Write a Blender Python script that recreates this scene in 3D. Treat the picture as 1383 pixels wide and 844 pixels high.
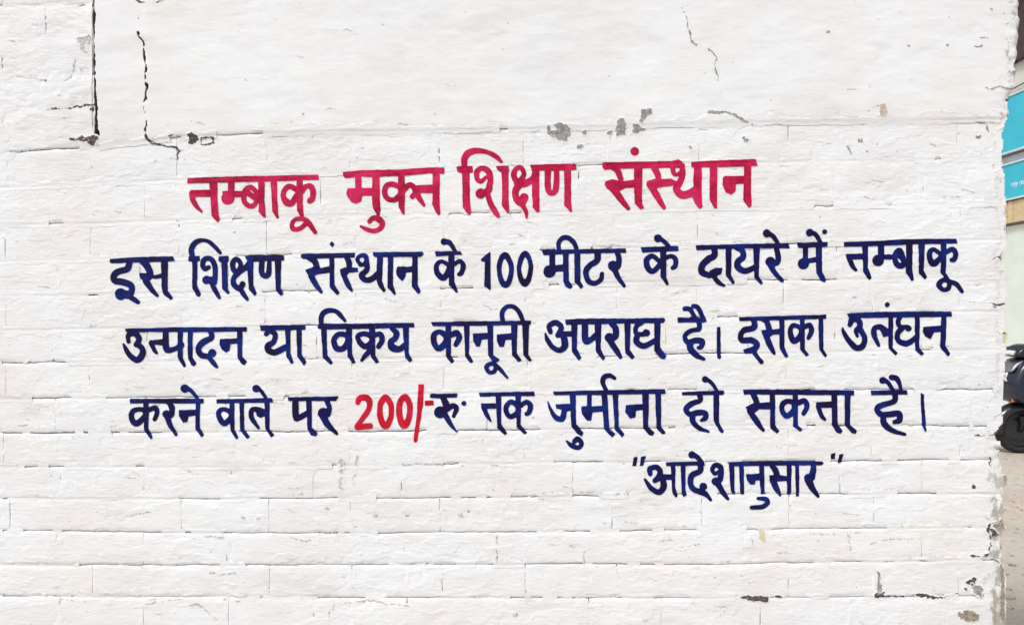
import bpy, bmesh, math, random
import numpy as np
from mathutils import Vector

random.seed(7)
rng = np.random.RandomState(11)
for o in list(bpy.data.objects):
    bpy.data.objects.remove(o)
SC = bpy.context.scene
COL = SC.collection

# ------------------------------------------------------------------ camera, sky, sun, exposure
CAM_Z, CAM_D, PX = 1.40, 2.0, 0.002          # eye height, distance to the wall, metres per photo pixel on the wall
cam = bpy.data.cameras.new("camera")
cam.sensor_width = 36.0
cam.lens = 36.0 * 1000.0 / 1383.0
cam.clip_start, cam.clip_end = 0.05, 500.0
cam_o = bpy.data.objects.new("camera", cam)
cam_o.location = (0, -CAM_D, CAM_Z)
cam_o.rotation_euler = (math.radians(90), 0, 0)
COL.objects.link(cam_o)
SC.camera = cam_o

SUN_ELEV, SUN_AZ = math.radians(54), math.radians(226)      # behind the camera, to its left (azimuth from +Y, clockwise)
world = bpy.data.worlds.new("World")
SC.world = world
world.use_nodes = True
wn = world.node_tree
wn.nodes.clear()
sky = wn.nodes.new("ShaderNodeTexSky")
sky.sky_type = 'NISHITA'
sky.sun_disc = False
sky.sun_elevation = SUN_ELEV
sky.sun_rotation = SUN_AZ
sky.dust_density = 4.0
hsv = wn.nodes.new("ShaderNodeHueSaturation")
hsv.inputs["Saturation"].default_value = 0.22
bg = wn.nodes.new("ShaderNodeBackground")
bg.inputs["Strength"].default_value = 0.12
wo = wn.nodes.new("ShaderNodeOutputWorld")
wn.links.new(sky.outputs[0], hsv.inputs["Color"])
wn.links.new(hsv.outputs[0], bg.inputs["Color"])
wn.links.new(bg.outputs[0], wo.inputs["Surface"])

sun = bpy.data.lights.new("sun", 'SUN')
sun.energy = 1.5
sun.angle = math.radians(14)
sun.color = (1.0, 0.99, 0.985)
sun_o = bpy.data.objects.new("sun", sun)
sd = Vector((math.sin(SUN_AZ) * math.cos(SUN_ELEV), math.cos(SUN_AZ) * math.cos(SUN_ELEV), math.sin(SUN_ELEV)))
sun_o.rotation_euler = (-sd).to_track_quat('-Z', 'Y').to_euler()
sun_o.location = (-3, -6, 9)
COL.objects.link(sun_o)

SC.view_settings.view_transform = 'Standard'
SC.view_settings.look = 'None'
SC.view_settings.gamma = 1.0
SC.view_settings.exposure = 0.43
SC.view_settings.use_curve_mapping = False
SC.render.engine = 'CYCLES'

# ------------------------------------------------------------------ materials
def mat_new(name):
    m = bpy.data.materials.new(name)
    m.use_nodes = True
    nt = m.node_tree
    b = nt.nodes["Principled BSDF"]
    return m, nt, b

def node(nt, t, **kw):
    n = nt.nodes.new(t)
    for k, v in kw.items():
        if k in n.inputs:
            n.inputs[k].default_value = v
        else:
            setattr(n, k, v)
    return n

def pos(nt, scale=(1, 1, 1)):
    g = nt.nodes.new("ShaderNodeNewGeometry")
    mp = nt.nodes.new("ShaderNodeMapping")
    mp.inputs["Scale"].default_value = scale
    nt.links.new(g.outputs["Position"], mp.inputs["Vector"])
    return mp.outputs[0]

def noise(nt, scale, detail=3, rough=0.55, stretch=(1, 1, 1), dist=0.0):
    n = node(nt, "ShaderNodeTexNoise", Scale=scale, Detail=detail, Roughness=rough, Distortion=dist)
    nt.links.new(pos(nt, stretch), n.inputs["Vector"])
    return n.outputs["Fac"]

def ramp(nt, fac, stops):
    r = nt.nodes.new("ShaderNodeValToRGB")
    el = r.color_ramp.elements
    while len(el) < len(stops):
        el.new(0.5)
    for e, (p, c) in zip(el, stops):
        e.position = p
        e.color = (*c, 1) if len(c) == 3 else c
    nt.links.new(fac, r.inputs["Fac"])
    return r.outputs["Color"]

def mix(nt, fac, a, b):
    n = nt.nodes.new("ShaderNodeMix")
    n.data_type = 'RGBA'
    for inp, v in ((n.inputs[0], fac), (n.inputs[6], a), (n.inputs[7], b)):
        if hasattr(v, "links") or isinstance(v, bpy.types.NodeSocket):
            nt.links.new(v, inp)
        elif isinstance(v, tuple):
            inp.default_value = (*v, 1)
        else:
            inp.default_value = v
    return n.outputs[2]

def math_n(nt, op, a, b=None, clamp=False):
    n = nt.nodes.new("ShaderNodeMath")
    n.operation = op
    n.use_clamp = clamp
    for i, v in enumerate((a, b)):
        if v is None:
            continue
        if isinstance(v, bpy.types.NodeSocket):
            nt.links.new(v, n.inputs[i])
        else:
            n.inputs[i].default_value = v
    return n.outputs[0]

def bump(nt, b, heights, dist=0.001):
    """heights: list of (socket, strength, distance)"""
    prev = None
    for h, s, d in heights:
        n = nt.nodes.new("ShaderNodeBump")
        n.inputs["Strength"].default_value = s
        n.inputs["Distance"].default_value = d
        nt.links.new(h, n.inputs["Height"])
        if prev is not None:
            nt.links.new(prev, n.inputs["Normal"])
        prev = n.outputs["Normal"]
    nt.links.new(prev, b.inputs["Normal"])

def wall_bump(nt, b, k=1.0):
    n1 = noise(nt, 26, 5, 0.6, (0.45, 1, 1.25), 0.6)       # trowel and brush ridges lying flat
    n2 = noise(nt, 150, 3, 0.6, (0.35, 1, 1.0))
    n3 = noise(nt, 420, 2, 0.5)
    bump(nt, b, [(n1, 0.34 * k, 0.005), (n2, 0.7 * k, 0.0016), (n3, 0.6 * k, 0.0006)])

def make_limewash(name, k):
    m, nt, b = mat_new(name)
    big = noise(nt, 2.2, 4, 0.55, (1, 1, 1.4))
    col = ramp(nt, big, [(0.30, (0.712, 0.726, 0.746)), (0.52, (0.758, 0.779, 0.803)), (0.72, (0.782, 0.808, 0.838))])
    warm = ramp(nt, noise(nt, 3.1, 4, 0.6, (1, 1, 1.2)), [(0.44, (0, 0, 0)), (0.66, (1, 1, 1))])
    col = mix(nt, math_n(nt, 'MULTIPLY', warm, 0.85), col, (0.735, 0.715, 0.718))
    sallow = ramp(nt, noise(nt, 4.7, 5, 0.65, (0.8, 1, 1.5), 0.5), [(0.56, (0, 0, 0)), (0.72, (1, 1, 1))])
    col = mix(nt, math_n(nt, 'MULTIPLY', sallow, 0.55), col, (0.775, 0.765, 0.690))
    grey = ramp(nt, noise(nt, 9, 5, 0.65, (0.5, 1, 1.6), 0.5), [(0.55, (0, 0, 0)), (0.72, (1, 1, 1))])
    col = mix(nt, math_n(nt, 'MULTIPLY', grey, 0.75), col, (0.645, 0.642, 0.648))
    # grime with a shape of its own: thin horizontal drags and small worn spots where old coats show
    drag = noise(nt, 38, 4, 0.6, (0.22, 1, 1.6), 0.4)
    f1 = ramp(nt, drag, [(0.60, (0, 0, 0)), (0.74, (1, 1, 1))])
    where = ramp(nt, noise(nt, 5, 3), [(0.45, (0, 0, 0)), (0.65, (1, 1, 1))])
    col = mix(nt, math_n(nt, 'MULTIPLY', math_n(nt, 'MULTIPLY', f1, where), 0.40), col, (0.52, 0.50, 0.49))
    spot = noise(nt, 60, 2, 0.5, (0.8, 1, 1))
    f2 = ramp(nt, spot, [(0.735, (0, 0, 0)), (0.76, (1, 1, 1))])
    col = mix(nt, math_n(nt, 'MULTIPLY', f2, 0.55), col, (0.36, 0.335, 0.31))
    # weathering of the raw end of the wall: splashed earth low down on the corner
    g = nt.nodes.new("ShaderNodeNewGeometry")
    sx = nt.nodes.new("ShaderNodeSeparateXYZ")
    nt.links.new(g.outputs["Position"], sx.inputs[0])
    ex = math_n(nt, 'MULTIPLY', math_n(nt, 'SUBTRACT', sx.outputs[0], 1.240), 11.0, True)
    ez = math_n(nt, 'MULTIPLY', math_n(nt, 'SUBTRACT', 1.10, sx.outputs[2]), 5.0, True)
    nn = noise(nt, 34, 5, 0.7, (1, 1, 0.6))
    f3 = ramp(nt, math_n(nt, 'ADD', nn, math_n(nt, 'MULTIPLY', ex, 0.26)), [(0.66, (0, 0, 0)), (0.76, (1, 1, 1))])
    col = mix(nt, math_n(nt, 'MULTIPLY', math_n(nt, 'MULTIPLY', f3, ez), 0.8), col, (0.33, 0.285, 0.22))
    # crumbs of raw mortar along the whole broken edge
    e2 = math_n(nt, 'MULTIPLY', math_n(nt, 'SUBTRACT', sx.outputs[0], 1.285), 18.0, True)
    f4 = ramp(nt, math_n(nt, 'ADD', noise(nt, 52, 4, 0.7), math_n(nt, 'MULTIPLY', e2, 0.13)), [(0.68, (0, 0, 0)), (0.75, (1, 1, 1))])
    col = mix(nt, math_n(nt, 'MULTIPLY', math_n(nt, 'MULTIPLY', f4, e2), 0.85), col, (0.36, 0.31, 0.27))
    nt.links.new(col, b.inputs["Base Color"])
    b.inputs["Roughness"].default_value = 0.85
    b.inputs["Specular IOR Level"].default_value = 0.25
    wall_bump(nt, b, k)
    return m

def make_paint(name, dark, mid, light, rough=0.55):
    m, nt, b = mat_new(name)
    n = noise(nt, 11, 4, 0.65, (1, 1, 1), 0.8)           # brush loads: some letters fuller, some thinner
    n2 = noise(nt, 260, 3, 0.6, (1, 1, 0.16))            # bristle streaks down the stems
    n3 = noise(nt, 260, 3, 0.6, (0.14, 1, 1))            # and along the head strokes
    f = math_n(nt, 'ADD', math_n(nt, 'MULTIPLY', n, 0.64), math_n(nt, 'MULTIPLY', math_n(nt, 'ADD', n2, n3), 0.18))
    col = ramp(nt, f, [(0.41, dark), (0.50, mid), (0.59, light)])
    fl = noise(nt, 170, 4, 0.7)
    col = mix(nt, math_n(nt, 'MULTIPLY', ramp(nt, fl, [(0.70, (0, 0, 0)), (0.76, (1, 1, 1))]), 0.7), col, (0.70, 0.69, 0.69))
    nt.links.new(col, b.inputs["Base Color"])
    b.inputs["Roughness"].default_value = rough
    b.inputs["Specular IOR Level"].default_value = 0.12
    wall_bump(nt, b, 1.0)
    return m

def make_plain(name, c, rough=0.8, var=0.15, sc=30, bmp=0.4, bd=0.002, metallic=0.0, spec=0.4):
    m, nt, b = mat_new(name)
    n = noise(nt, sc, 4, 0.6)
    lo = tuple(max(0, v * (1 - var)) for v in c)
    hi = tuple(min(1, v * (1 + var)) for v in c)
    nt.links.new(ramp(nt, n, [(0.3, lo), (0.7, hi)]), b.inputs["Base Color"])
    b.inputs["Roughness"].default_value = rough
    b.inputs["Metallic"].default_value = metallic
    b.inputs["Specular IOR Level"].default_value = spec
    if bmp:
        bump(nt, b, [(noise(nt, sc * 4, 3, 0.6), bmp, bd)])
    return m

def make_mottled(name, c, rough, var, sc, bmp, bd):
    """dirt, bare mortar and painted-in shade, with flecks of old limewash still sticking to it"""
    m, nt, b = mat_new(name)
    n = noise(nt, sc, 4, 0.65)
    lo = tuple(v * (1 - var) for v in c); hi = tuple(v * (1 + var) for v in c)
    col = ramp(nt, n, [(0.32, lo), (0.62, hi)])
    fl = noise(nt, 210, 3, 0.6, (0.7, 1, 1))
    col = mix(nt, ramp(nt, fl, [(0.61, (0, 0, 0)), (0.68, (1, 1, 1))]), col, (0.70, 0.69, 0.68))
    nt.links.new(col, b.inputs["Base Color"])
    b.inputs["Roughness"].default_value = rough
    b.inputs["Specular IOR Level"].default_value = 0.2
    bump(nt, b, [(noise(nt, sc * 4, 3, 0.6), bmp, bd)])
    return m

M = {
    'lime': make_limewash('limewash', 1.0),
    'lime_smooth': make_limewash('limewash_on_plaster', 0.42),
    'core': make_plain('raw_core', (0.17, 0.125, 0.10), 0.95, 0.4, 60, 0.8, 0.006),
    'crimson': make_paint('crimson_paint', (0.29, 0.005, 0.036), (0.455, 0.009, 0.062), (0.55, 0.022, 0.095)),
    'scarlet': make_paint('scarlet_paint', (0.36, 0.005, 0.020), (0.50, 0.008, 0.030), (0.58, 0.020, 0.060)),
    'navy': make_paint('navy_paint', (0.0065, 0.0045, 0.034), (0.0055, 0.0065, 0.084), (0.0045, 0.018, 0.155)),
    'cement': make_mottled('bare_cement', (0.30, 0.285, 0.275), 0.95, 0.35, 90, 0.8, 0.003),
    'earthen': make_mottled('bare_earthen', (0.30, 0.25, 0.19), 0.95, 0.35, 90, 0.8, 0.003),
    'tan': make_plain('bare_brick', (0.52, 0.44, 0.37), 0.95, 0.2, 90, 0.6, 0.003),
    'fissure_and_shade': make_mottled('fissure_dirt_and_shade', (0.085, 0.068, 0.065), 0.98, 0.5, 120, 0.5, 0.002),  # crack dirt, with the dark of holes and ledges painted in
    'hairline': make_mottled('hairline_dirt_and_shade', (0.45, 0.43, 0.42), 0.98, 0.5, 160, 0.4, 0.001),  # fine crack dirt, with shade under flaking ledges put into the colour
    'scratch_and_shade': make_mottled('scratch_dirt_and_shade', (0.50, 0.485, 0.475), 0.98, 0.3, 160, 0.4, 0.001),  # grey scratches, and shade below small bumps as flat colour
    'yellow': make_plain('yellow_stain', (0.60, 0.57, 0.36), 0.9, 0.15, 80, 0.4, 0.001),
}

# ------------------------------------------------------------------ mesh helpers
def link(name, mesh, mat, parent=None, loc=(0, 0, 0)):
    o = bpy.data.objects.new(name, mesh)
    COL.objects.link(o)
    if mat is not None and len(mesh.materials) == 0:
        mesh.materials.append(mat)
    if parent is not None:
        o.parent = parent
    o.location = loc
    return o

def world_loc(o):
    v = Vector(o.location)
    while o.parent:
        o = o.parent
        v += Vector(o.location)
    return v

def mk(name, verts, faces, mat, parent=None, smooth=True, origin=None):
    """verts in world metres; the object's origin goes to the middle of them"""
    verts = np.asarray(verts, dtype=np.float64)
    c = (verts.min(0) + verts.max(0)) / 2 if origin is None else np.asarray(origin, float)
    me = bpy.data.meshes.new(name)
    me.from_pydata((verts - c).tolist(), [], faces)
    if smooth:
        me.polygons.foreach_set("use_smooth", [True] * len(me.polygons))
    me.update()
    base = world_loc(parent) if parent else Vector((0, 0, 0))
    return link(name, me, mat, parent, Vector(c) - base)

def empty(name, loc, label, cat, group=None):
    o = bpy.data.objects.new(name, None)
    COL.objects.link(o)
    o.location = loc
    o.empty_display_size = 0.1
    o["label"] = label
    o["category"] = cat
    if group:
        o["group"] = group
    return o

def P2W(x, y, h):
    """photo pixel on the wall plane and relief in mm -> world metres"""
    x, y, h = np.broadcast_arrays(np.asarray(x, float), np.asarray(y, float), np.asarray(h, float))
    return np.stack([(x - 691.5) * PX, -h * 0.001, CAM_Z - (y - 422.0) * PX], -1).reshape(-1, 3)

# ------------------------------------------------------------------ noise fields over the wall (1 px cells)
RX0, RY0, RW, RH = -360, -260, 1780, 1400
def field(lx, ly, seed):
    r = np.random.RandomState(seed)
    gw, gh = int(RW / lx) + 4, int(RH / ly) + 4
    g = r.rand(gh, gw) * 2 - 1
    xs, ys = np.arange(RW) / lx, np.arange(RH) / ly
    xi, yi = xs.astype(int), ys.astype(int)
    fx, fy = xs - xi, ys - yi
    fx = fx * fx * (3 - 2 * fx)
    fy = (fy * fy * (3 - 2 * fy))[:, None]
    a = g[yi][:, xi]; b = g[yi][:, xi + 1]; c = g[yi + 1][:, xi]; d = g[yi + 1][:, xi + 1]
    return (a * (1 - fx) + b * fx) * (1 - fy) + (c * (1 - fx) + d * fx) * fy

def samp(F, x, y):
    x = np.clip(np.asarray(x, float) - RX0, 0, RW - 1.001)
    y = np.clip(np.asarray(y, float) - RY0, 0, RH - 1.001)
    xi, yi = x.astype(int), y.astype(int)
    fx, fy = x - xi, y - yi
    return (F[yi, xi] * (1 - fx) + F[yi, xi + 1] * fx) * (1 - fy) + (F[yi + 1, xi] * (1 - fx) + F[yi + 1, xi + 1] * fx) * fy

N_big = field(190, 120, 1)
N_mid = field(46, 24, 2) + 0.5 * field(23, 11, 3)
N_fin = field(13, 6, 4) + 0.6 * field(6, 4, 5)
N_wob = field(30, 30, 6) + 0.7 * field(9, 9, 7) + 0.5 * field(4, 4, 8)
N_seg = field(120, 30, 9) + 0.6 * field(40, 20, 10)
N_edge = field(5, 5, 12)
N_rag = field(2.4, 2.4, 14) + 0.6 * field(7, 5, 15)
relief = np.full((RH, RW), -4.0)

# ------------------------------------------------------------------ the wall: outline, courses
EDGE = np.array([(-260, 1384), (0, 1379), (30, 1380), (60, 1378), (78, 1376), (86, 1373), (95, 1376), (112, 1374), (124, 1371), (130, 1366),
                 (138, 1366), (150, 1367), (160, 1366), (172, 1361), (182, 1358), (200, 1360), (212, 1357), (224, 1358), (235, 1362), (262, 1362),
                 (290, 1363), (310, 1363), (332, 1363), (341, 1360), (347, 1353), (356, 1360), (370, 1363), (402, 1363), (409, 1360), (413, 1360),
                 (420, 1363), (445, 1361), (470, 1362), (492, 1362), (510, 1359), (540, 1360), (555, 1357), (570, 1359), (580, 1353), (588, 1347),
                 (600, 1347), (612, 1352), (630, 1360), (645, 1361), (660, 1359), (690, 1359), (700, 1356), (720, 1358), (760, 1359), (844, 1360), (1140, 1362)], float)
def xe(y):
    return np.interp(y, EDGE[:, 0], EDGE[:, 1]) + 1.1 * samp(N_edge, np.full(np.shape(y), 1370.0), y) + 0.8 * samp(N_wob, np.full(np.shape(y), 1360.0), y)

LINES = [  # bed joints, from the bottom edge of the plaster downwards
    [(0, 206), (127, 199), (250, 184), (430, 178), (700, 174), (980, 166), (1370, 160)],
    [(0, 253.5), (300, 240), (600, 226.5), (1020, 219), (1370, 213)],
    [(0, 303.5), (200, 299), (480, 290), (770, 286), (910, 281.5), (1370, 274)],
    [(0, 352.5), (150, 349), (640, 338.6), (1125, 328), (1370, 323)],
    [(0, 399.5), (640, 389), (850, 381), (1070, 378), (1370, 373)],
    [(0, 446), (150, 443), (340, 441), (700, 433), (960, 428), (1290, 421), (1370, 420)],
    [(0, 490), (200, 488), (440, 484), (700, 482), (960, 477), (1370, 471)],
    [(0, 538), (170, 537), (460, 533.5), (630, 530), (910, 526), (1370, 526)],
    [(0, 584), (165, 584), (500, 582), (640, 580), (900, 578), (1000, 574), (1370, 575)],
    [(0, 630), (250, 630), (560, 627), (850, 623), (1150, 622), (1370, 620)],
    [(0, 673), (300, 673), (700, 671.5), (900, 667), (1370, 666)],
    [(0, 716), (400, 720), (800, 717), (950, 715), (1370, 711)],
    [(0, 763), (400, 763), (700, 761), (950, 762), (1370, 755)],
    [(0, 805), (400, 807), (860, 807), (1370, 805)],
]
for k in range(1, 8):
    LINES.append([(0, 806 + 45.2 * k), (1370, 805 + 45.2 * k)])
def line(k, x):
    a = LINES[k]
    x = np.asarray(x, float)
    return np.interp(x, [p[0] for p in a], [p[1] for p in a]) + 0.7 * samp(N_wob, x, np.full(x.shape, 40.0 + 45 * k)) 

wall = empty('brick_wall', (0, 0.18, 0), 'whitewashed brick wall with crimson and navy hand-painted Hindi notice', 'wall')

brick_id = 0
hidden_v, hidden_f, hidden_n = [], [], 0

def make_brick(xl, xr, ytop, ybot, rough=1.0, right_free=False, seen=True, lift=0.0, raw=False):
    """xl, xr: numbers (xr a function of y at the free end); ytop, ybot: functions of x"""
    global brick_id, hidden_n
    brick_id += 1
    r = random.Random(brick_id * 13 + 5)
    base, tx, ty = r.uniform(-0.4, 0.5) + lift, r.uniform(-0.9, 0.9), r.uniform(-0.5, 0.7)
    soft = r.uniform(0.7, 1.25)
    endv = r.choice((0.04, 0.06, 0.1, 0.2, 0.5))
    step = 2.7 if seen else 9.0
    xr_s = float(np.mean(xr(np.array([ytop(xl), ybot(xl)])))) if right_free else xr
    w = xr_s - xl
    hgt = float(np.mean(ybot(np.array([xl, xr_s])) - ytop(np.array([xl, xr_s]))))
    def params(n_px):
        e = np.array([0, 0.7, 1.7, 3.2]) / n_px if seen else np.array([0, 0.03])
        k = max(2, int((n_px - 6.4) / step))
        inner = np.linspace(e[-1], 1 - e[-1], k + 1)
        return np.concatenate([e[:-1], inner, 1 - e[:-1][::-1]])
    us, vs = params(max(w, 9)), params(max(hgt, 9))
    U, V = np.meshgrid(us, vs)
    def place(U, V):
        X = xl + U * w
        Y = ytop(X) + V * (ybot(X) - ytop(X))
        if right_free:
            X = xl + U * (xr(Y) - xl)
        wl = 0.8 * samp(N_wob, X * 0 + xl, Y + 90)
        X = X + wl * (1 - U) * (U < 0.2) + (0 if right_free else 1) * 0.8 * samp(N_wob, X * 0 + xr_s, Y + 70) * U * (U > 0.8)
        return X, Y
    def height(X, Y, U, V):
        eu = np.minimum(U, 1 - U) * w if not right_free else U * w
        ev = np.minimum(V, 1 - V) * hgt
        h = base + tx * (U - .5) + ty * (V - .5)
        h = h + 1.6 * samp(N_big, X, Y) + rough * (0.85 * samp(N_mid, X, Y) + 0.34 * samp(N_fin, X, Y))
        h = h - 1.7 * soft * np.exp(-ev / 1.7) - 1.5 * endv * np.exp(-eu / 1.9)
        # pillowed limewash: long soft fall towards the beds
        h = h - 0.7 * np.exp(-ev / 7.0)
        if right_free:
            er = np.maximum((1 - U) * w, 0)
            h = h - 16.0 * np.exp(-er / 3.2) - 4 * np.exp(-er / 14.0) * (1 + 0.8 * samp(N_fin, X, Y))
        return h
    X, Y = place(U, V)
    Hh = height(X, Y, U, V)
    ny, nx = X.shape
    front = P2W(X, Y, Hh)
    ring = [(0, i) for i in range(nx)] + [(j, nx - 1) for j in range(1, ny)] + [(ny - 1, i) for i in range(nx - 2, -1, -1)] + [(j, 0) for j in range(ny - 2, 0, -1)]
    idx = [j * nx + i for j, i in ring]
    back = front[idx].copy()
    if right_free:
        ring_u = np.array([us[i] for j, i in ring])
        back[:, 1] = np.where(ring_u > 0.999, 0.108, 0.024)
    else:
        back[:, 1] = 0.024
    verts = np.concatenate([front, back])
    a = (np.arange(ny - 1)[:, None] * nx + np.arange(nx - 1)[None, :]).ravel()
    faces = np.stack([a, a + nx, a + nx + 1, a + 1], -1).tolist()
    n0, L = nx * ny, len(idx)
    for q in range(L):
        q2 = (q + 1) % L
        faces.append([idx[q], idx[q2], n0 + q2, n0 + q])
    if seen:
        ob = mk('brick', verts, faces, M['lime'], wall)
        if raw:                                   # unpainted faces inside the crack beside the plaster
            ob.data.materials.append(M['core'])
            nf = (nx - 1) * (ny - 1)
            for q in range(L):
                if us[ring[q][1]] > 0.999 and us[ring[(q + 1) % L][1]] > 0.999:
                    ob.data.polygons[nf + q].material_index = 1
        # write the relief for what is painted on top
        x0, x1 = int(xl) - 1, int(xr_s) + 3
        y0, y1 = int(min(ytop(np.array([xl, xr_s])))) - 2, int(max(ybot(np.array([xl, xr_s])))) + 3
        gx, gy = np.meshgrid(np.arange(x0, x1), np.arange(y0, y1))
        gx = gx.astype(float); gy = gy.astype(float)
        yt, yb = ytop(gx), ybot(gx)
        gv = (gy - yt) / (yb - yt)
        gu = (gx - xl) / (w if not right_free else np.maximum(xr(gy) - xl, 1))
        ok = (gu >= -0.01) & (gu <= 1.01) & (gv >= -0.02) & (gv <= 1.02)
        hh = height(gx, gy, np.clip(gu, 0, 1), np.clip(gv, 0, 1))
        sub = relief[y0 - RY0:y1 - RY0, x0 - RX0:x1 - RX0]
        sub[ok] = np.maximum(sub[ok], hh[ok])
    else:
        hidden_v.append(verts)
        hidden_f.extend([[i + hidden_n for i in f] for f in faces])
        hidden_n += len(verts)

# head joints that can be read off the photograph in the lower courses; the others follow the bond
HEAD = {10: [594.5, 706, 827], 11: [672, 790, 1015, 1145], 12: [597, 710, 833, 1065, 1187], 13: [675, 795, 1027, 1150]}
for k in range(len(LINES) - 1):
    off = 594 if k % 2 == 0 else 662
    xs = [off + 117.0 * i + random.uniform(-5, 5) for i in range(-9, 8)]
    xs = [x for x in xs if -330 < x < 1300 + (40 if k % 2 else 0)]
    for hx in HEAD.get(k, []):
        j = int(np.argmin([abs(x - hx) for x in xs]))
        xs[j] = hx
    xs = sorted(xs)
    if xs[-1] > 1305:
        xs.pop()
    xs = [-345.0] + [x for x in xs if x > -310]
    for i, x in enumerate(xs):
        last = i == len(xs) - 1
        gv = random.choice((0.10, 0.10, 0.15, 0.2, 0.45))
        xl = x + gv
        xr = xe if last else xs[i + 1] - gv
        gap = random.uniform(0.5, 1.3) if k > 7 else random.uniform(0.35, 0.9)
        ytop = lambda X, k=k, g=gap: line(k, X) + g + 0.35 * samp(N_edge, np.asarray(X, float), np.full(np.shape(X), 300.0 + 17 * k))
        ybot = lambda X, k=k: line(k + 1, X) - 0.5 + 0.35 * samp(N_edge, np.asarray(X, float), np.full(np.shape(X), 310.0 + 17 * k))
        ymid = float(ytop(np.array([x]))[0])
        in_view = (xs[i + 1] if not last else 1370) > 0 and ymid < 846
        make_brick(xl, xr, ytop, ybot, 1.0 + (0.5 if last else 0), last, in_view)

# pier of rough brick left of the long crack
PIER = [-40, 8, 54, 100, 147]
pier_lines = [(lambda X, y=y: y + 1.2 * samp(N_wob, np.asarray(X, float), np.full(np.shape(X), y + 300.0))) for y in PIER]
pier_lines.append(lambda X: line(0, X) - 0.5)
def pier_edge(y):
    y = np.asarray(y, float)
    return 126.2 + 0.5 * samp(N_edge, y * 0 + 126, y) + np.interp(y, [-60, 90, 110, 140, 185, 200], [0.0, 0.2, 0.4, 1.6, 1.6, 1.0])
for k in range(5):
    cuts = [-345, -228, -112, 4 if k % 2 == 0 else 62]
    if k % 2:
        cuts = [-345, -286, -170, -54, 62]
    for i, x in enumerate(cuts):
        last = i == len(cuts) - 1
        nxt = None if last else cuts[i + 1]
        yt = lambda X, k=k: pier_lines[k](X) + 1.2
        yb = lambda X, k=k: pier_lines[k + 1](X) - 1.0
        if last:
            lo = float(pier_edge(np.array([PIER[k] + 20.0]))[0])
            make_brick(x + 1.0, lo - 0.5, yt, yb, 1.9, False, True, 0.3, True)
        else:
            make_brick(x + 1.0, nxt - 1.0, yt, yb, 1.7, False, nxt > 0, 0.3)

# ------------------------------------------------------------------ outlines: distance fields and marching squares
def sd_poly(pts, X, Y):
    pts = np.asarray(pts, float)
    d = np.full(X.shape, 1e18)
    s = np.zeros(X.shape, bool)
    n = len(pts)
    for i in range(n):
        ax, ay = pts[i]; bx, by = pts[(i + 1) % n]
        ex, ey = bx - ax, by - ay
        t = np.clip(((X - ax) * ex + (Y - ay) * ey) / max(ex * ex + ey * ey, 1e-9), 0, 1)
        d = np.minimum(d, (X - ax - t * ex) ** 2 + (Y - ay - t * ey) ** 2)
        c = ((ay > Y) != (by > Y))
        with np.errstate(divide='ignore', invalid='ignore'):
            xi = ax + (Y - ay) * ex / (ey if ey != 0 else 1e-9)
        s ^= c & (X < xi)
    d = np.sqrt(d)
    return np.where(s, -d, d)

def spline(P, closed):
    """P: (x, y, w) -> dense samples through the points (Catmull-Rom)"""
    P = np.asarray(P, float)
    n = len(P)
    if n == 1:
        return P
    out = []
    segs = n if closed else n - 1
    for i in range(segs):
        if closed:
            p0, p1, p2, p3 = P[(i - 1) % n], P[i], P[(i + 1) % n], P[(i + 2) % n]
        else:
            p1, p2 = P[i], P[i + 1]
            p0 = P[i - 1] if i else p1 * 2 - p2
            p3 = P[i + 2] if i + 2 < n else p2 * 2 - p1
        k = max(2, int(np.hypot(*(p2 - p1)[:2]) / 0.5))
        t = (np.arange(k) / k)[:, None]
        out.append(0.5 * (2 * p1 + (p2 - p0) * t + (2 * p0 - 5 * p1 + 4 * p2 - p3) * t ** 2 + (3 * p1 - p0 - 3 * p2 + p3) * t ** 3))
    if not closed:
        out.append(P[-1:])
    return np.concatenate(out)

def sd_stroke(S, X, Y):
    d = np.full(X.shape, 1e9)
    for x, y, w in S:
        d = np.minimum(d, np.hypot(X - x, Y - y) - w / 2)
    return d

def parse(spec, x0, y0, sc):
    """strokes of one letter: 's' smooth stroke, 'c' closed smooth ring, 'l' straight stroke, 'p' filled shape, 'd' dot, 'h' hole"""
    items = []
    for part in spec.split(';'):
        part = part.strip()
        if not part:
            continue
        t, rest = part.split(None, 1)
        pts, w = [], 30.0
        for tok in rest.split():
            v = [float(q) for q in tok.split(',')]
            if t == 'p':
                pts.append((x0 + v[0] / sc, y0 + v[1] / sc))
            else:
                if len(v) > 2:
                    w = v[2]
                pts.append((x0 + v[0] / sc, y0 + v[1] / sc, w / sc * (2 if t in 'dh' else 1)))
        items.append((t, pts))
    return items

def bounds(items):
    xs, ys = [], []
    for t, pts in items:
        for p in pts:
            w = p[2] / 2 if len(p) > 2 else 0
            xs += [p[0] - w, p[0] + w]; ys += [p[1] - w, p[1] + w]
    return min(xs) - 4, max(xs) + 4, min(ys) - 4, max(ys) + 4

def field_of(items, X, Y):
    d = np.full(X.shape, 1e9)
    for t, pts in items:
        if t == 'p':
            d = np.minimum(d, sd_poly(pts, X, Y) - 0.25)
        elif t == 's':
            d = np.minimum(d, sd_stroke(spline(pts, False), X, Y))
        elif t == 'c':
            d = np.minimum(d, sd_stroke(spline(pts, True), X, Y))
        elif t == 'l':
            S = []
            for a, b in zip(pts[:-1], pts[1:]):
                a, b = np.array(a), np.array(b)
                k = max(2, int(np.hypot(*(b - a)[:2]) / 0.5))
                S += [a + (b - a) * i / k for i in range(k + 1)]
            d = np.minimum(d, sd_stroke(S, X, Y))
        elif t == 'd':
            d = np.minimum(d, sd_stroke(pts, X, Y))
    for t, pts in items:
        if t == 'h':
            d = np.maximum(d, -sd_stroke(pts, X, Y))
    return d

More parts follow.
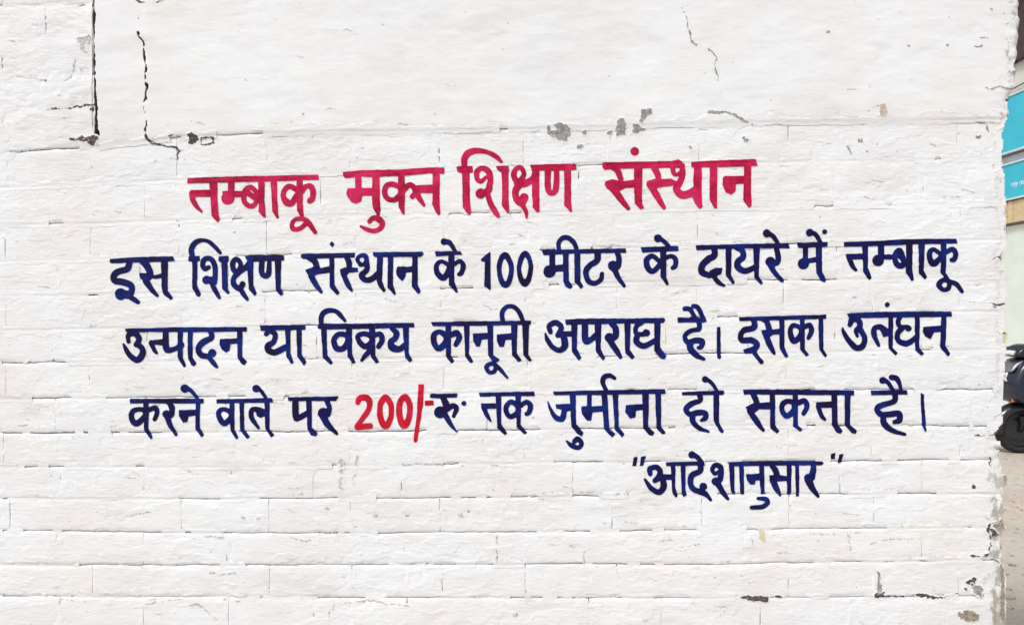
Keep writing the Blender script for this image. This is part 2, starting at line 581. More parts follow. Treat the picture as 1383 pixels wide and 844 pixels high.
def march(D, xs, ys):
    """area where D < 0 as a mesh; returns x, y of the vertices and faces wound to face the camera"""
    ny, nx = D.shape
    ins = D < 0
    vid = {}
    vx, vy, faces = [], [], []
    def vert(key, x, y):
        i = vid.get(key)
        if i is None:
            i = vid[key] = len(vx)
            vx.append(x); vy.append(y)
        return i
    cnt = ins[:-1, :-1].astype(int) + ins[:-1, 1:] + ins[1:, :-1] + ins[1:, 1:]
    for j, i in np.argwhere(cnt == 4).tolist():
        f = []
        for jj, ii in ((j, i), (j + 1, i), (j + 1, i + 1), (j, i + 1)):
            f.append(vert((jj, ii), xs[ii], ys[jj]))
        faces.append(f)
    for j, i in np.argwhere((cnt > 0) & (cnt < 4)).tolist():
        cs = ((j, i), (j + 1, i), (j + 1, i + 1), (j, i + 1))
        f = []
        for q in range(4):
            a, b = cs[q], cs[(q + 1) % 4]
            da, db = D[a], D[b]
            if da < 0:
                f.append(vert(a, xs[a[1]], ys[a[0]]))
            if (da < 0) != (db < 0):
                t = da / (da - db)
                t = min(max(t, 0.02), 0.98)
                key = (a, b) if a < b else (b, a)
                f.append(vert(key, xs[a[1]] + (xs[b[1]] - xs[a[1]]) * t, ys[a[0]] + (ys[b[0]] - ys[a[0]]) * t))
        if len(f) >= 3:
            faces.append(f)
    return np.array(vx), np.array(vy), faces

def rim(faces):
    """boundary edges of a face list, in face order"""
    seen = {}
    for f in faces:
        for a, b in zip(f, f[1:] + f[:1]):
            if (b, a) in seen:
                del seen[(b, a)]
            else:
                seen[(a, b)] = 1
    return list(seen)

# ------------------------------------------------------------------ plaster coat with its cracks
CR = (0, 0, 3.669)
crack_left = parse("s 464,-900,9 464,0,10 465,60,12 467,130,12 466,230,8 466,350,12 469,400,17 470,450,18 475,510,17 480,560,12 482,610,17 480,660,24 470,690,26", *CR)
crack_mid = parse("s 688,60,3 686,150,4 690,180,8 714,212,10 719,260,9 722,330,12 726,380,10 728,430,11 722,480,9 716,520,8 720,560,7 725,600,9 722,650,8 732,690,9 760,712,9 800,722,9 840,730,12 880,738,12", *CR)
plas = [(128.2, -255), (1372, -255)]
ys_e = np.arange(-250, 164, 6.0)
plas += [(float(xe(np.array([y]))[0]) - 0.5, y) for y in ys_e]
for x in np.arange(1350, 128, -12.0):
    plas.append((x, float(line(0, np.array([x]))[0]) - 0.8))
plas.append((128.2, 197.6))
CELL = 1.7
xs = np.arange(120, 1392, CELL); ys = np.arange(-262, 206, CELL)
GX, GY = np.meshgrid(xs, ys)
D_out = sd_poly(plas, GX, GY) + 0.5 * samp(N_wob, GX, GY)
D = D_out.copy()
for it in (crack_left, crack_mid):
    x0, x1, y0, y1 = bounds(it)
    m = (GX > x0) & (GX < x1) & (GY > y0) & (GY < y1)
    D[m] = np.maximum(D[m], -(field_of(it, GX[m] + 1.7 * samp(N_edge, GX[m] + 200, GY[m]) + 0.8 * samp(N_rag, GX[m], GY[m]), GY[m]) + 0.5 * samp(N_edge, GX[m], GY[m]) + 0.3 * samp(N_rag, GX[m], GY[m])))
def plaster_h(x, y):
    right = xe(y) - x
    bot = line(0, x) - y
    lft = np.maximum(x - 128, 0)
    h = 1.6 + 1.6 * samp(N_big, x, y) + 0.85 * samp(N_mid, x, y) + 0.22 * samp(N_fin, x, y)
    h = h + np.interp(x, [128, 192, 200, 1400], [0.5, 0.9, 2.0, 2.0])
    h = h - 2.4 * np.exp(-np.maximum(bot, 0) / 2.2) - 1.2 * np.exp(-np.maximum(bot, 0) / 9)
    h = h - 14 * np.exp(-np.maximum(right, 0) / 3.4) - 3 * np.exp(-np.maximum(right, 0) / 12) * (1 + 0.9 * samp(N_fin, x, y))
    return h
vx, vy, faces = march(D, xs, ys)
hh = plaster_h(vx, vy)
front = P2W(vx, vy, hh)
edges = rim(faces)
bmap, bv = {}, []
for e in edges:
    for v in e:
        if v not in bmap:
            bmap[v] = len(front) + len(bv)
            q = front[v].copy()
            q[1] = 0.108 if vx[v] > 1345 else 0.024
            bv.append(q)
nf = len(faces)
faces += [[b, a, bmap[a], bmap[b]] for a, b in edges]
pc = mk('plaster_coat', np.concatenate([front, np.array(bv)]), faces, M['lime_smooth'], wall)
pc.data.materials.append(M['core'])
for q, (a, b) in enumerate(edges):                # raw plaster inside the cracks
    if vx[a] < 320 and not (vy[a] > line(0, vx[a:a + 1])[0] - 5):
        pc.data.polygons[nf + q].material_index = 1
pc["label"] = 'smooth whitewashed plaster over the upper courses'
gx, gy = np.meshgrid(np.arange(120, 1392).astype(float), np.arange(-255, 206).astype(float))
ok = (gy < line(0, gx)) & (gx > 128)
sub = relief[-255 - RY0:206 - RY0, 120 - RX0:1392 - RX0]
ph = plaster_h(gx, gy)
sub[ok] = np.maximum(sub[ok], ph[ok])

# ------------------------------------------------------------------ mortar sheet (only near the joints) and core
MC = 2.0
xs = np.arange(-345, 1372, MC); ys = np.arange(-250, 1124, MC)
GX, GY = np.meshgrid(xs, ys)
solid = samp(relief, GX, GY) > -3.9
near = np.zeros_like(solid)
ns = ~solid
for dj in range(-3, 4):
    for di in range(-3, 4):
        near |= np.roll(np.roll(ns, dj, 0), di, 1)
keep = near & (GX < xe(GY) - 3.5)
keep |= (GY > 840) & (GX < xe(GY) - 3.5)
keep |= (GX < 4) & (GY > 190)
for it, grow in ((crack_left, 2.2), (crack_mid, 2.0)):
    x0, x1, y0, y1 = bounds(it)
    m = (GX > x0) & (GX < x1) & (GY > y0) & (GY < y1)
    keep[m] &= field_of(it, GX[m], GY[m]) > grow
bed = np.full(GX.shape, 99.0)
for k in range(len(LINES)):
    bed = np.minimum(bed, np.abs(GY - line(k, GX) - 0.5))
seg = samp(N_seg, GX, GY)
dep_bed = np.clip(1.9 + 2.4 * seg, 0.7, 6.0) * np.interp(GY, [180, 480, 620], [0.40, 0.5, 0.75])
dep_head = np.clip(0.9 + 0.8 * seg, 0.6, 2.0)
dep = np.where(bed < 3.2, dep_bed, dep_head) + 0.4 * samp(N_fin, GX, GY)
local = 1.6 * samp(N_big, GX, GY) + 0.8 * samp(N_mid, GX, GY)
HM = local - dep
cells = keep[:-1, :-1] & keep[1:, :-1] & keep[:-1, 1:] & keep[1:, 1:]
used = np.zeros(keep.shape, bool)
used[:-1, :-1] |= cells; used[1:, :-1] |= cells; used[:-1, 1:] |= cells; used[1:, 1:] |= cells
idm = np.cumsum(used.ravel()).reshape(used.shape) - 1
J, I = np.nonzero(cells)
mf = np.stack([idm[J, I], idm[J + 1, I], idm[J + 1, I + 1], idm[J, I + 1]], -1).tolist()
mk('mortar', P2W(GX[used], GY[used], HM[used]), mf, M['lime'], wall)
ii = (np.round(GY - RY0).astype(int), np.round(GX - RX0).astype(int))
for dy in (0, 1):
    for dx in (0, 1):
        r_ = (np.clip(ii[0] + dy, 0, RH - 1), np.clip(ii[1] + dx, 0, RW - 1))
        relief[r_] = np.maximum(relief[r_], HM)

if hidden_v:
    ob = mk('brick', np.concatenate(hidden_v), hidden_f, M['lime'], wall)
    ob.name = 'brick_courses'
    ob["kind"] = 'stuff'

ysc = np.linspace(-262, 1122, 120)
xr_c = xe(ysc) - 5.0
cv, cf = [], []
for y, x in zip(ysc, xr_c):
    for xx, yy in ((-350, 0.030), (x, 0.030), (x, 0.36), (-350, 0.36)):
        cv.append(((xx - 691.5) * PX, yy, max(CAM_Z - (y - 422) * PX, 0)))
n = len(ysc)
for i in range(n - 1):
    a, b = 4 * i, 4 * i + 4
    for q in range(4):
        q2 = (q + 1) % 4
        cf.append([a + q, b + q, b + q2, a + q2])
cf.append([0, 1, 2, 3]); cf.append([4 * (n - 1) + q for q in (3, 2, 1, 0)])
mk('core', cv, cf, M['core'], wall, smooth=False)

# ------------------------------------------------------------------ old limewash: a ragged thick coat that bridges joints in patches
def box_blur(a, r):
    for ax in (0, 1):
        c = np.cumsum(np.insert(np.take(a, np.clip(np.arange(-r - 1, a.shape[ax] + r), 0, a.shape[ax] - 1), axis=ax), 0, 0, axis=ax), axis=ax)
        n_ = a.shape[ax]
        hi_ = np.take(c, np.arange(2 * r + 2, 2 * r + 2 + n_), axis=ax); lo_ = np.take(c, np.arange(1, 1 + n_), axis=ax)
        a = (hi_ - lo_) / (2 * r + 1)
    return a
top = relief.copy()
for _ in range(2):
    t2 = top.copy()
    for dy in (-2, 0, 2):
        for dx in (-2, 0, 2):
            t2 = np.maximum(t2, np.roll(np.roll(top, dy, 0), dx, 1))
    top = t2
top = np.maximum(top, -3)
coat0 = box_blur(box_blur(top, 4), 3)
CC = 1.5
xs = np.arange(-6, 1352, CC); ys = np.arange(-6, 852, CC)
GX, GY = np.meshgrid(xs, ys)
bed = np.full(GX.shape, 99.0)
bedseg = np.zeros(GX.shape)
for k in range(len(LINES)):
    bed = np.minimum(bed, np.abs(GY - line(k, GX) - 0.3))
C_big = field(58, 26, 21); C_mid = field(21, 11, 22); C_fin = field(7, 5, 23); C_rag = field(3.2, 2.6, 24); C_seg = field(70, 40, 25); C_seg2 = field(22, 40, 26)
cover = 0.55 * samp(C_big, GX, GY) + 0.40 * samp(C_mid, GX, GY) + 0.22 * samp(C_fin, GX, GY) + 0.10 * samp(C_rag, GX, GY)
cover = cover - 0.23
sg = samp(C_seg, GX, GY) * 0.7 + samp(C_seg2, GX, GY) * 0.5
cover = cover - np.where(bed < 4.5, np.clip(0.55 - 0.9 * sg - np.interp(GY, [200, 480, 640], [0.22, 0.16, 0.0]), -0.35, 1.0) * np.clip((4.5 - bed) / 2.5, 0, 1), 0)
gap = (samp(top, GX, GY) - samp(box_blur(relief, 1), GX, GY) > 0.55) & (bed > 5)
gapb = box_blur(gap.astype(float), 3)
cover = cover + np.clip(gapb * 2.2, 0, 0.34)
cover = np.where(GY < line(0, GX) - 3, np.where(GX < 126, cover + 0.04, np.where((GX > 132) & (GY > line(0, GX) - 14), cover + 0.05, -1.0)), cover)
cover = np.where((np.abs(GY - line(0, GX)) < 6) & (GX > 132), cover + 0.22, cover)
cover = np.where(GX > xe(GY) - 16, cover - 0.5, cover)
sgn = np.full(GX.shape, 99.0)
for k in range(len(LINES)):
    q = GY - line(k, GX) - 0.3
    sgn = np.where(np.abs(q) < np.abs(sgn), q, sgn)
rolled = (bed < 5.5) & (sg > np.interp(GY, [200, 500, 640, 720], [-0.50, -0.30, 0.12, 0.30])) & (GY > line(0, GX) - 6) & (GX > 132) | (bed < 5.5) & (sg > np.interp(GY, [200, 500, 640, 720], [-0.50, -0.30, 0.12, 0.30])) & (GY > line(1, GX) - 8)
cover = np.where(rolled, np.maximum(cover, 0.10 + 0.04 * samp(C_fin, GX, GY)), cover)
gd = np.clip(np.interp(GY, [200, 520, 640], [0.85, 0.95, 1.5]) + 0.9 * samp(N_seg, GX, GY) + 0.5 * samp(C_mid, GX, GY), 0.25, 2.6)
groove = np.where(sgn < 0, np.clip(1 + sgn / 1.6, 0, 1), np.exp(-sgn / 2.4)) * gd * (bed < 9)
headsoft = box_blur(gap.astype(float), 1) * np.clip(0.35 + 0.5 * samp(N_seg, GX, GY), 0.05, 0.8)
HC = -groove - headsoft * (bed > 5) + samp(coat0, GX, GY) - 0.10 + np.clip(cover * 4.5, -1.1, 0.46) + 0.10 * samp(N_fin, GX, GY)
keep = HC > samp(relief, GX, GY) - 0.55
k2 = keep.copy()
for dj, di in ((0, 1), (1, 0), (0, -1), (-1, 0)):
    k2 |= np.roll(np.roll(keep, dj, 0), di, 1)
k2 &= (cover > -0.35)
for it in (crack_left, crack_mid):
    x0, x1, y0, y1 = bounds(it)
    m = (GX > x0) & (GX < x1) & (GY > y0) & (GY < y1)
    k2[m] &= field_of(it, GX[m], GY[m]) > 0.1
cells = k2[:-1, :-1] & k2[1:, :-1] & k2[:-1, 1:] & k2[1:, 1:]
used = np.zeros(k2.shape, bool)
used[:-1, :-1] |= cells; used[1:, :-1] |= cells; used[:-1, 1:] |= cells; used[1:, 1:] |= cells
idm = np.cumsum(used.ravel()).reshape(used.shape) - 1
J, I = np.nonzero(cells)
mf = np.stack([idm[J, I], idm[J + 1, I], idm[J + 1, I + 1], idm[J, I + 1]], -1).tolist()
lc = mk('limewash_coat', P2W(GX[used], GY[used], HC[used]), mf, M['lime'], wall)
lc["label"] = 'ragged older limewash bridging the brick joints in patches'
Gx, Gy = np.meshgrid(np.arange(-5, 1351), np.arange(-5, 851))
ci = (np.round((Gy + 6) / CC).astype(int).clip(0, len(ys) - 1), np.round((Gx + 6) / CC).astype(int).clip(0, len(xs) - 1))
sub = relief[-5 - RY0:851 - RY0, -5 - RX0:1351 - RX0]
np.maximum(sub, np.where(used[ci], HC[ci], -9), out=sub)

# ------------------------------------------------------------------ painted and worn marks draped over the relief
mx = relief.copy()
for dy in (-1, 0, 1):
    for dx in (-1, 0, 1):
        mx = np.maximum(mx, np.roll(np.roll(relief, dy, 0), dx, 1))
joint_depth = mx - relief
drape = 0.5 * mx + 0.5 * np.maximum(relief, mx - 1.2)

def draped(name, items, mat, parent, cell=1.0, wob=0.28, off=0.75, label=None, rag=0.0, breaks=False, rim_h=0.0):
    x0, x1, y0, y1 = bounds(items)
    xs = np.arange(x0, x1 + cell, cell); ys = np.arange(y0, y1 + cell, cell)
    X, Y = np.meshgrid(xs, ys)
    WX, WY = X, Y
    if rag:                                       # fissures wander and step, they are never drawn in one sweep
        WX = X + 1.5 * samp(N_edge, X + 200, Y) + 1.1 * samp(N_rag, X, Y + 150)
        WY = Y + 1.2 * samp(N_edge, X, Y + 200) + 0.8 * samp(N_rag, X + 90, Y)
    D = field_of(items, WX, WY) + wob * samp(N_edge, X, Y) + 0.6 * wob * samp(N_wob, X, Y) + rag * samp(N_rag, X, Y)
    D = np.maximum(D, X - (xe(Y) - 2.5))              # nothing hangs over the end of the wall
    if breaks:                                    # the brush skips deep joints here and there
        D = D + 1.3 * np.clip(samp(joint_depth, X, Y) - 0.8, 0, 1) * (samp(N_rag, X, Y) > -0.1)
    vx, vy, faces = march(D, xs, ys)
    if not len(vx):
        return None
    h = samp(drape, vx, vy) + off
    if rim_h:                                     # the broken edge of the paint film stands proud round the bare spot
        band = np.maximum(-D, D - 2.4)
        bx, by, bf = march(band, xs, ys)
        if len(bx):
            i_ = np.clip(((bx - xs[0]) / cell).round().astype(int), 0, len(xs) - 1)
            j_ = np.clip(((by - ys[0]) / cell).round().astype(int), 0, len(ys) - 1)
            t_ = np.clip(1 - D[j_, i_] / 2.4, 0, 1)
            mk('paint_edge', P2W(bx, by, samp(drape, bx, by) + 0.1 + rim_h * t_), bf, M['lime'], parent)
    o = mk(name, P2W(vx, vy, h), faces, mat, parent)
    if label:
        o["label"] = label
    return o

# ------------------------------------------------------------------ the notice: crop origin, scale, then words -> letters
H = 'headline'
NOTICE = [
 ('crimson', 'first crimson word of the heading', (240, 190, 6.03), [
  (H, "p 80,308 330,298 620,290 900,285 1145,278 1150,320 830,330 700,335 560,335 400,340 80,348"),
  ('L', "p 258,330 322,330 325,500 330,600 342,640 328,665 300,640 275,610 270,460 262,400; s 265,430,58 150,432,58; s 122,432,56 125,480,46 155,535,40 195,578,22"),
  ('L', "l 437,330,52 437,430,52; d 410,470,53; p 362,415 462,408 462,460 380,470; l 460,437,50 540,437,50"),
  ('L', "c 595,382,42 640,420 650,470 630,520 590,535 548,505 540,450 555,400; l 560,415,50 650,485,40; p 655,335 708,335 708,480 718,625 700,625 660,580 662,470; p 755,325 808,325 812,480 822,630 808,635 768,575 765,430"),
  ('L', "c 905,375,45 950,390 985,420 960,460 930,510,50 890,505,60 862,460,45 868,410; p 970,315 1018,315 1018,500 1025,625 1005,630 975,570 970,450; s 1010,420,40 1040,380,42 1080,372,48 1102,410,50 1100,470,45 1078,490,50; s 1010,632,30 960,642,35 932,675,38 940,718,40 985,720,40 1030,690,40 1050,660,40; s 960,640,32 1030,640,40 1070,675,48 1120,745,36")]),
 ('crimson', 'second crimson word of the heading', (440, 190, 6.03), [
  (H, "p 140,258 280,245 620,235 840,220 965,220 965,272 840,265 660,285 430,295 300,295 160,305 142,290"),
  ('L', "l 265,290,52 265,420,52; p 180,388 385,388 385,450 295,450; p 175,395 295,395 298,450 285,495 245,515 210,500 180,460 170,430; p 380,290 435,290 438,480 445,560 435,610 415,600 385,550 378,450; s 355,660,40 385,632,44 430,640,52 460,675,48 440,718,44 390,736,40 330,722,36 285,700,22"),
  ('L', "p 590,270 640,270 645,400 640,605 625,600 595,545 590,450; c 540,355,45 600,380,40 625,410,50 590,460,50 550,485,44 500,470,45 480,420,44 495,370,44; s 630,400,50 680,362,46 720,385,46 728,430,46 705,455,42"),
  ('L', "p 870,270 928,270 925,500 932,600 918,610 890,570 868,520 872,430; p 740,365 875,358 875,430 790,425 735,440 715,400; s 745,440,50 775,490,40 800,530,22")]),
 ('crimson', 'third crimson word of the heading', (610, 190, 6.03), [
  (H, "p 640,200 1015,190 1015,240 920,245 700,245 655,252"),
  ('L', "s 103,215,48 105,150,54 140,100,56 210,82,48 290,95,42 360,130,40 405,172,24; p 38,215 60,210 170,208 172,262 85,265 50,255; p 85,262 145,262 148,460 158,590 145,610 115,580 90,540 88,400"),
  ('L', "s 300,395,50 315,330,50 300,255,55 250,225,42 208,250,46 207,310,44 240,332,40 278,300,34; d 235,432,43; s 310,350,50 300,405,60 262,428,58; s 290,430,45 320,520,48 365,595,46 382,618,24; p 360,210 465,208 465,262 405,264 375,238; p 405,255 462,255 462,480 470,590 455,595 410,530 412,380"),
  ('L', "c 565,222,40 588,270,40 565,320,46 525,325,48 505,280,46 525,230,40; s 530,350,50 600,350,60 660,310,52 680,260,50; s 560,350,60 520,410,55 530,480,55 570,515,50 600,470,50; d 590,465,36; s 575,520,46 605,580,34 610,628,18; p 655,240 715,240 712,470 715,580 695,585 660,545 655,420"),
  ('L', "s 783,240,52 783,380,52 800,425,48 835,420,48 850,380,50 855,240,44; p 915,240 972,240 970,480 980,580 965,580 915,530 918,380")]),
 ('crimson', 'last crimson word of the heading', (810, 180, 6.013), [
  (H, "p 25,240 590,228 650,225 690,255 690,285 560,280 380,285 100,290 35,298 22,275"),
  ('L', "d 284,148,36"),
  ('L', "s 90,280,30 140,300,52 170,370,46; p 45,395 100,375 150,385 200,390 290,380 290,440 210,445 165,465 100,475 60,450 40,420; s 110,455,60 160,520,55 230,612,36; p 278,280 345,280 340,450 342,570 358,610 330,618 285,570 280,450"),
  ('L', "s 440,280,55 470,340,52 475,390,48; p 385,395 440,372 500,375 580,370 640,400 580,430 520,435 470,445 440,470 400,455 380,425; s 430,450,55 470,520,52 520,605,32"),
  ('L', "s 665,270,52 670,340,52 645,410,56 620,450,60 660,498,66 720,495,66 775,460,60; s 590,275,44 600,325,40 625,340,30 660,310,36 ; p 585,225 640,215 690,250 690,290 655,290 645,270 600,270; p 765,275 828,275 826,480 832,600 810,618 775,575 757,530 760,430; h 630,297,17"),
  (H, "p 740,238 810,230 1265,212 1280,262 1160,272 745,280"),
  ('L', "p 893,270 953,270 950,500 950,610 930,612 890,540 892,420"),
  ('L', "p 1015,350 1175,350 1175,412 1105,415 1100,470 1065,500 1020,480 995,420 998,365; p 1170,270 1227,270 1225,480 1232,590 1210,610 1165,545 1168,400")]),
 ('navy', 'first navy word of the second line', (140, 310, 5.319), [
  (H, "p 48,212 250,200 500,195 512,225 420,232 180,238 60,244 46,235"),
  ('L', "s 190,235,48 170,285,48 110,302,48 76,330,48 84,368,46 150,380,50 202,405,46 200,450,46 170,475,46; d 125,465,42; p 100,430 180,440 185,485 120,502; s 185,478,36 225,505,36 250,522,30"),
  ('L', "s 270,230,30 310,255,50 335,310,46 330,340,46; p 258,315 330,315 370,330 418,315 420,345 380,355 345,350 330,375 295,378 262,345; s 305,368,48 345,428,40 388,474,26; p 415,230 462,230 462,440 500,490 485,505 430,465 420,420")]),
 ('navy', 'second navy word of the second line', (140, 310, 5.319), [
  (H, "p 1015,195 1040,185 1295,185 1298,222 1040,232"),
  ('L', "s 637,190,40 632,140,42 660,95,40 710,78,30 760,90,30 805,130,32 840,170,24; p 610,195 690,190 692,228 612,230; p 638,228 675,228 672,400 700,465 690,485 670,475 640,420"),
  ('L', "s 795,380,46 802,330,40 798,260,40 770,212,38 725,217,40 712,255,38 728,285,34 755,272,34; d 740,362,31; l 740,365,50 785,362,50; s 775,380,36 805,440,36 832,490,24; p 828,193 898,190 898,228 890,235 892,420 906,455 890,465 855,425 848,240 828,225"),
  ('L', "c 955,212,34 985,250,34 965,300,38 935,290,40 930,240,38; s 960,312,44 1010,282,40 1050,240,40; s 970,310,40 935,352,38 940,400,42 980,425,40 1000,390,40; s 985,430,38 1010,470,34 1033,502,24; p 1030,230 1075,230 1075,400 1100,460 1085,475 1045,430"),
  ('L', "s 1137,215,40 1137,310,40 1160,335,36 1185,315,40 1190,215,30; p 1230,215 1275,215 1272,420 1293,460 1275,478 1240,440")]),
 ('navy', 'third navy word of the second line', (400, 310, 5.7625), [
  (H, "p 40,192 300,185 458,182 455,218 60,228 40,220"),
  ('L', "p 258,115 278,92 300,112 285,142"),
  ('L', "s 90,220,30 145,250,50 165,300,44; p 72,315 140,290 200,300 262,285 264,335 200,345 160,350 130,375 85,345; s 115,360,46 155,430,44 195,486,26; p 258,215 298,215 298,430 338,490 320,510 265,450"),
  ('L', "s 385,210,36 410,250,46 415,300,44; p 340,315 380,295 480,297 482,330 415,335 385,365 350,350; s 370,350,44 400,420,44 433,475,22"),
  ('L', "s 500,272,34 478,238,32 495,207,32 540,207,36 550,255,40 552,310,42 512,355,48 540,392,46 590,385,46 640,340,44; s 500,275,34 532,268,34 545,240,28; p 630,210 675,210 668,400 698,475 680,490 640,440 628,400"),
  (H, "p 600,178 980,175 992,190 975,212 620,215 600,200"),
  ('L', "p 715,205 755,205 752,430 778,500 765,512 712,450"),
  ('L', "p 790,290 912,290 912,330 855,335 850,370 825,402 785,360 778,325; p 905,205 945,205 945,430 970,485 950,502 900,440")]),
 ('navy', 'fourth navy word of the second line', (400, 310, 5.7625), [
  (H, "p 1080,172 1280,170 1290,195 1090,210"),
  ('L', "d 1150,95,27; s 1150,95,46 1195,105,40 1240,170,30; c 1130,250,34 1175,270,34 1190,300,40 1150,375,50 1100,340,46 1092,280,40; p 1185,195 1232,195 1230,400 1258,485 1245,492 1190,430; s 1230,270,36 1275,247,38 1300,282,40 1285,338,38 1268,348,34")]),
 ('navy', 'navy number one hundred', (630, 310, 5.7625), [
  ('L', "p 110,232 180,175 187,175 187,340 190,470 180,470 138,440 145,250 115,250"),
  ('L', "c 300,200,48 338,250,40 350,320,38 332,400,42 303,430,50 270,395,42 254,315,38 265,240,40"),
  ('L', "c 458,188,46 492,240,38 500,300,38 485,380,42 455,418,56 422,380,40 409,305,34 425,230,40")]),
 ('navy', 'navy word after the number one hundred', (630, 310, 5.7625), [
  (H, "p 585,160 1240,147 1240,180 860,187 600,200"),
  ('L', "l 668,190,46 668,295,46; d 645,328,48; p 620,285 755,275 755,325 690,330; p 752,185 795,185 795,400 825,445 805,460 770,440 755,400"),
  ('L', "s 720,165,34 717,105,36 750,65,38 800,70,38 840,110,40 860,165,36; p 838,180 885,180 885,400 908,445 890,457 845,410"),
  ('L', "s 1022,180,56 1015,240,50 960,280,46 930,330,44 950,400,44 1000,418,40 1045,390,38 1056,345,34"),
  ('L', "s 1170,175,40 1185,220,44 1180,280,46 1150,310,50; d 1140,282,40; s 1150,305,50 1180,370,40 1228,438,28")]),
 ('navy', 'short navy word before the word with the raised tail', (850, 310, 6.013), [
  (H, "p 92,145 395,135 397,175 105,185"),
  ('L', "d 232,72,33; s 240,70,40 285,100,36 330,150,32; c 185,215,40 235,250,36 250,280,40 190,340,46 150,310,50 140,250,44; p 250,170 298,170 298,380 320,445 305,455 255,385; s 295,230,36 340,217,36 375,242,42 370,298,40 350,312,36")]),
 ('navy', 'long navy word in the second line', (850, 310, 6.013), [
  (H, "p 540,130 800,122 1000,118 1290,112 1300,152 1060,150 720,160 545,170"),
  ('L', "s 690,155,56 690,210,54 640,242,58 592,292,56 590,345,56 650,375,46; p 650,335 700,312 755,312 745,360 690,390 650,378; s 690,385,40 725,430,38 768,455,22; p 782,150 830,150 825,370 855,430 840,445 785,375"),
  ('L', "s 870,155,30 918,175,46 922,225,50 882,262,54 885,308,54 940,338,50 1015,308,46; p 1008,145 1058,145 1050,380 1085,430 1070,447 1015,390"),
  ('L', "s 1190,145,40 1205,200,46 1205,260,46 1170,280,50; d 1145,262,40; s 1140,280,50 1180,350,44 1238,412,34; d 1115,32,34; s 1125,30,46 1170,60,40 1210,120,34")]),
 ('navy', 'short navy word with a dot in the second line', (1060, 300, 5.532), [
  (H, "p 90,155 318,150 315,185 100,195"),
  ('L', "d 185,80,30; s 190,75,40 230,95,36 265,150,30; d 295,72,19; l 153,185,42 153,280,42; d 138,312,42; p 100,285 230,262 230,300 180,305; p 230,180 275,180 275,370 308,430 295,450 270,435 235,380")]),
 ('navy', 'last navy word of the second line', (1060, 300, 5.532), [
  (H, "p 440,150 700,142 900,130 1280,125 1292,160 1000,165 640,180 440,185"),
  ('L', "p 455,240 578,235 580,278 490,280 460,265; s 475,262,38 500,320,38 528,358,26; p 575,170 620,170 618,340 648,420 630,435 585,370"),
  ('L', "l 717,165,48 717,260,48; d 695,287,44; l 730,262,40 812,262,36"),
  ('L', "c 860,210,34 885,260,30 880,320,44 840,320,44 820,270,40 830,225,36; l 835,235,36 890,290,40; p 905,150 953,150 948,340 962,430 945,440 930,415 903,380; p 995,155 1042,155 1035,360 1058,410 1045,425 1000,380"),
  ('L', "c 1110,205,34 1160,240,34 1165,260,40 1110,310,50 1080,270,44 1080,225,40; p 1165,150 1207,150 1200,380 1220,410 1205,420 1165,380; s 1205,225,36 1250,202,38 1275,232,42 1265,278,40 1245,283,34; c 1180,435,36 1225,445,36 1220,495,36 1180,505,34 1148,470,40; s 1200,405,30 1225,440,34 1280,465,40 1322,518,30")]),
 ('navy', 'first navy word of the third line', (150, 410, 5.122), [
  (H, "p 95,175 430,165 940,162 942,192 700,195 350,195 110,197"),
  ('L', "s 122,262,30 120,220,34 165,205,44 195,245,40 175,285,34; s 185,280,40 220,315,40 215,360,48 180,390,42 135,360,38 105,315,30 90,280,16"),
  ('L', "p 265,255 368,245 368,290 310,285 280,285 265,275; s 280,270,40 300,320,32 316,340,22"),
  ('L', "s 378,190,40 382,300,46 400,322,40 450,310,38 490,285,40; p 462,190 497,190 497,370 518,430 505,440 475,400 462,370; p 533,190 567,190 563,370 592,415 575,432 555,420 533,380"),
  ('L', "s 690,190,38 695,235,40 640,265,46 605,310,40 625,355,44 670,365,40; d 700,342,29; s 680,375,36 710,410,34 735,438,22"),
  ('L', "p 755,245 880,240 880,275 825,280 820,325 795,338 765,315 750,280; p 872,188 910,188 907,365 940,400 925,425 905,415 878,375")]),
 ('navy', 'second navy word of the third line', (150, 410, 5.122), [
  (H, "p 1032,152 1345,148 1345,180 1040,187"),
  ('L', "s 1075,210,34 1100,190,36 1135,212,40 1125,265,40 1087,292,46 1095,325,46 1140,335,44 1210,300,44; p 1205,178 1242,178 1242,340 1265,405 1250,418 1215,370; p 1283,178 1318,178 1320,350 1355,405 1335,430 1290,365")]),
 ('navy', 'third navy word of the third line', (420, 410, 4.322), [
  (H, "p 40,122 70,118 270,118 600,112 605,138 380,145 60,150 40,145"),
  ('L', "s 60,130,28 62,75,32 90,45,30 140,42,26 175,70,26 200,100,16; p 60,142 92,142 95,300 130,345 115,355 70,315"),
  ('L', "c 160,180,32 205,185,32 215,220,34 190,260,36 150,260,36 135,215,34; p 205,138 240,138 240,295 262,345 245,350 215,310"),
  ('L', "c 310,175,30 350,190,34 355,220,36 320,250,36 285,225,32 275,190,30; p 340,138 375,138 375,300 397,340 380,350 350,310; s 370,185,30 405,180,34 415,215,34 395,250,30; s 350,270,36 320,300,30 297,330,20"),
  ('L', "s 470,145,24 500,172,34 490,205,34 465,222,34 475,255,44 515,265,36 550,240,34; p 535,136 572,136 570,290 592,330 575,343 550,315")]),
 ('navy', 'fourth navy word of the third line', (420, 410, 4.322), [
  (H, "p 700,108 1285,100 1280,122 900,130 710,132"),
  ('L', "c 750,165,30 790,190,40 790,225,44 745,262,34 718,225,36 720,180,34; p 785,126 818,126 815,300 835,335 820,347 790,310; s 812,185,34 850,172,36 866,200,34 845,240,28; p 893,126 925,126 922,295 947,340 930,347 900,305"),
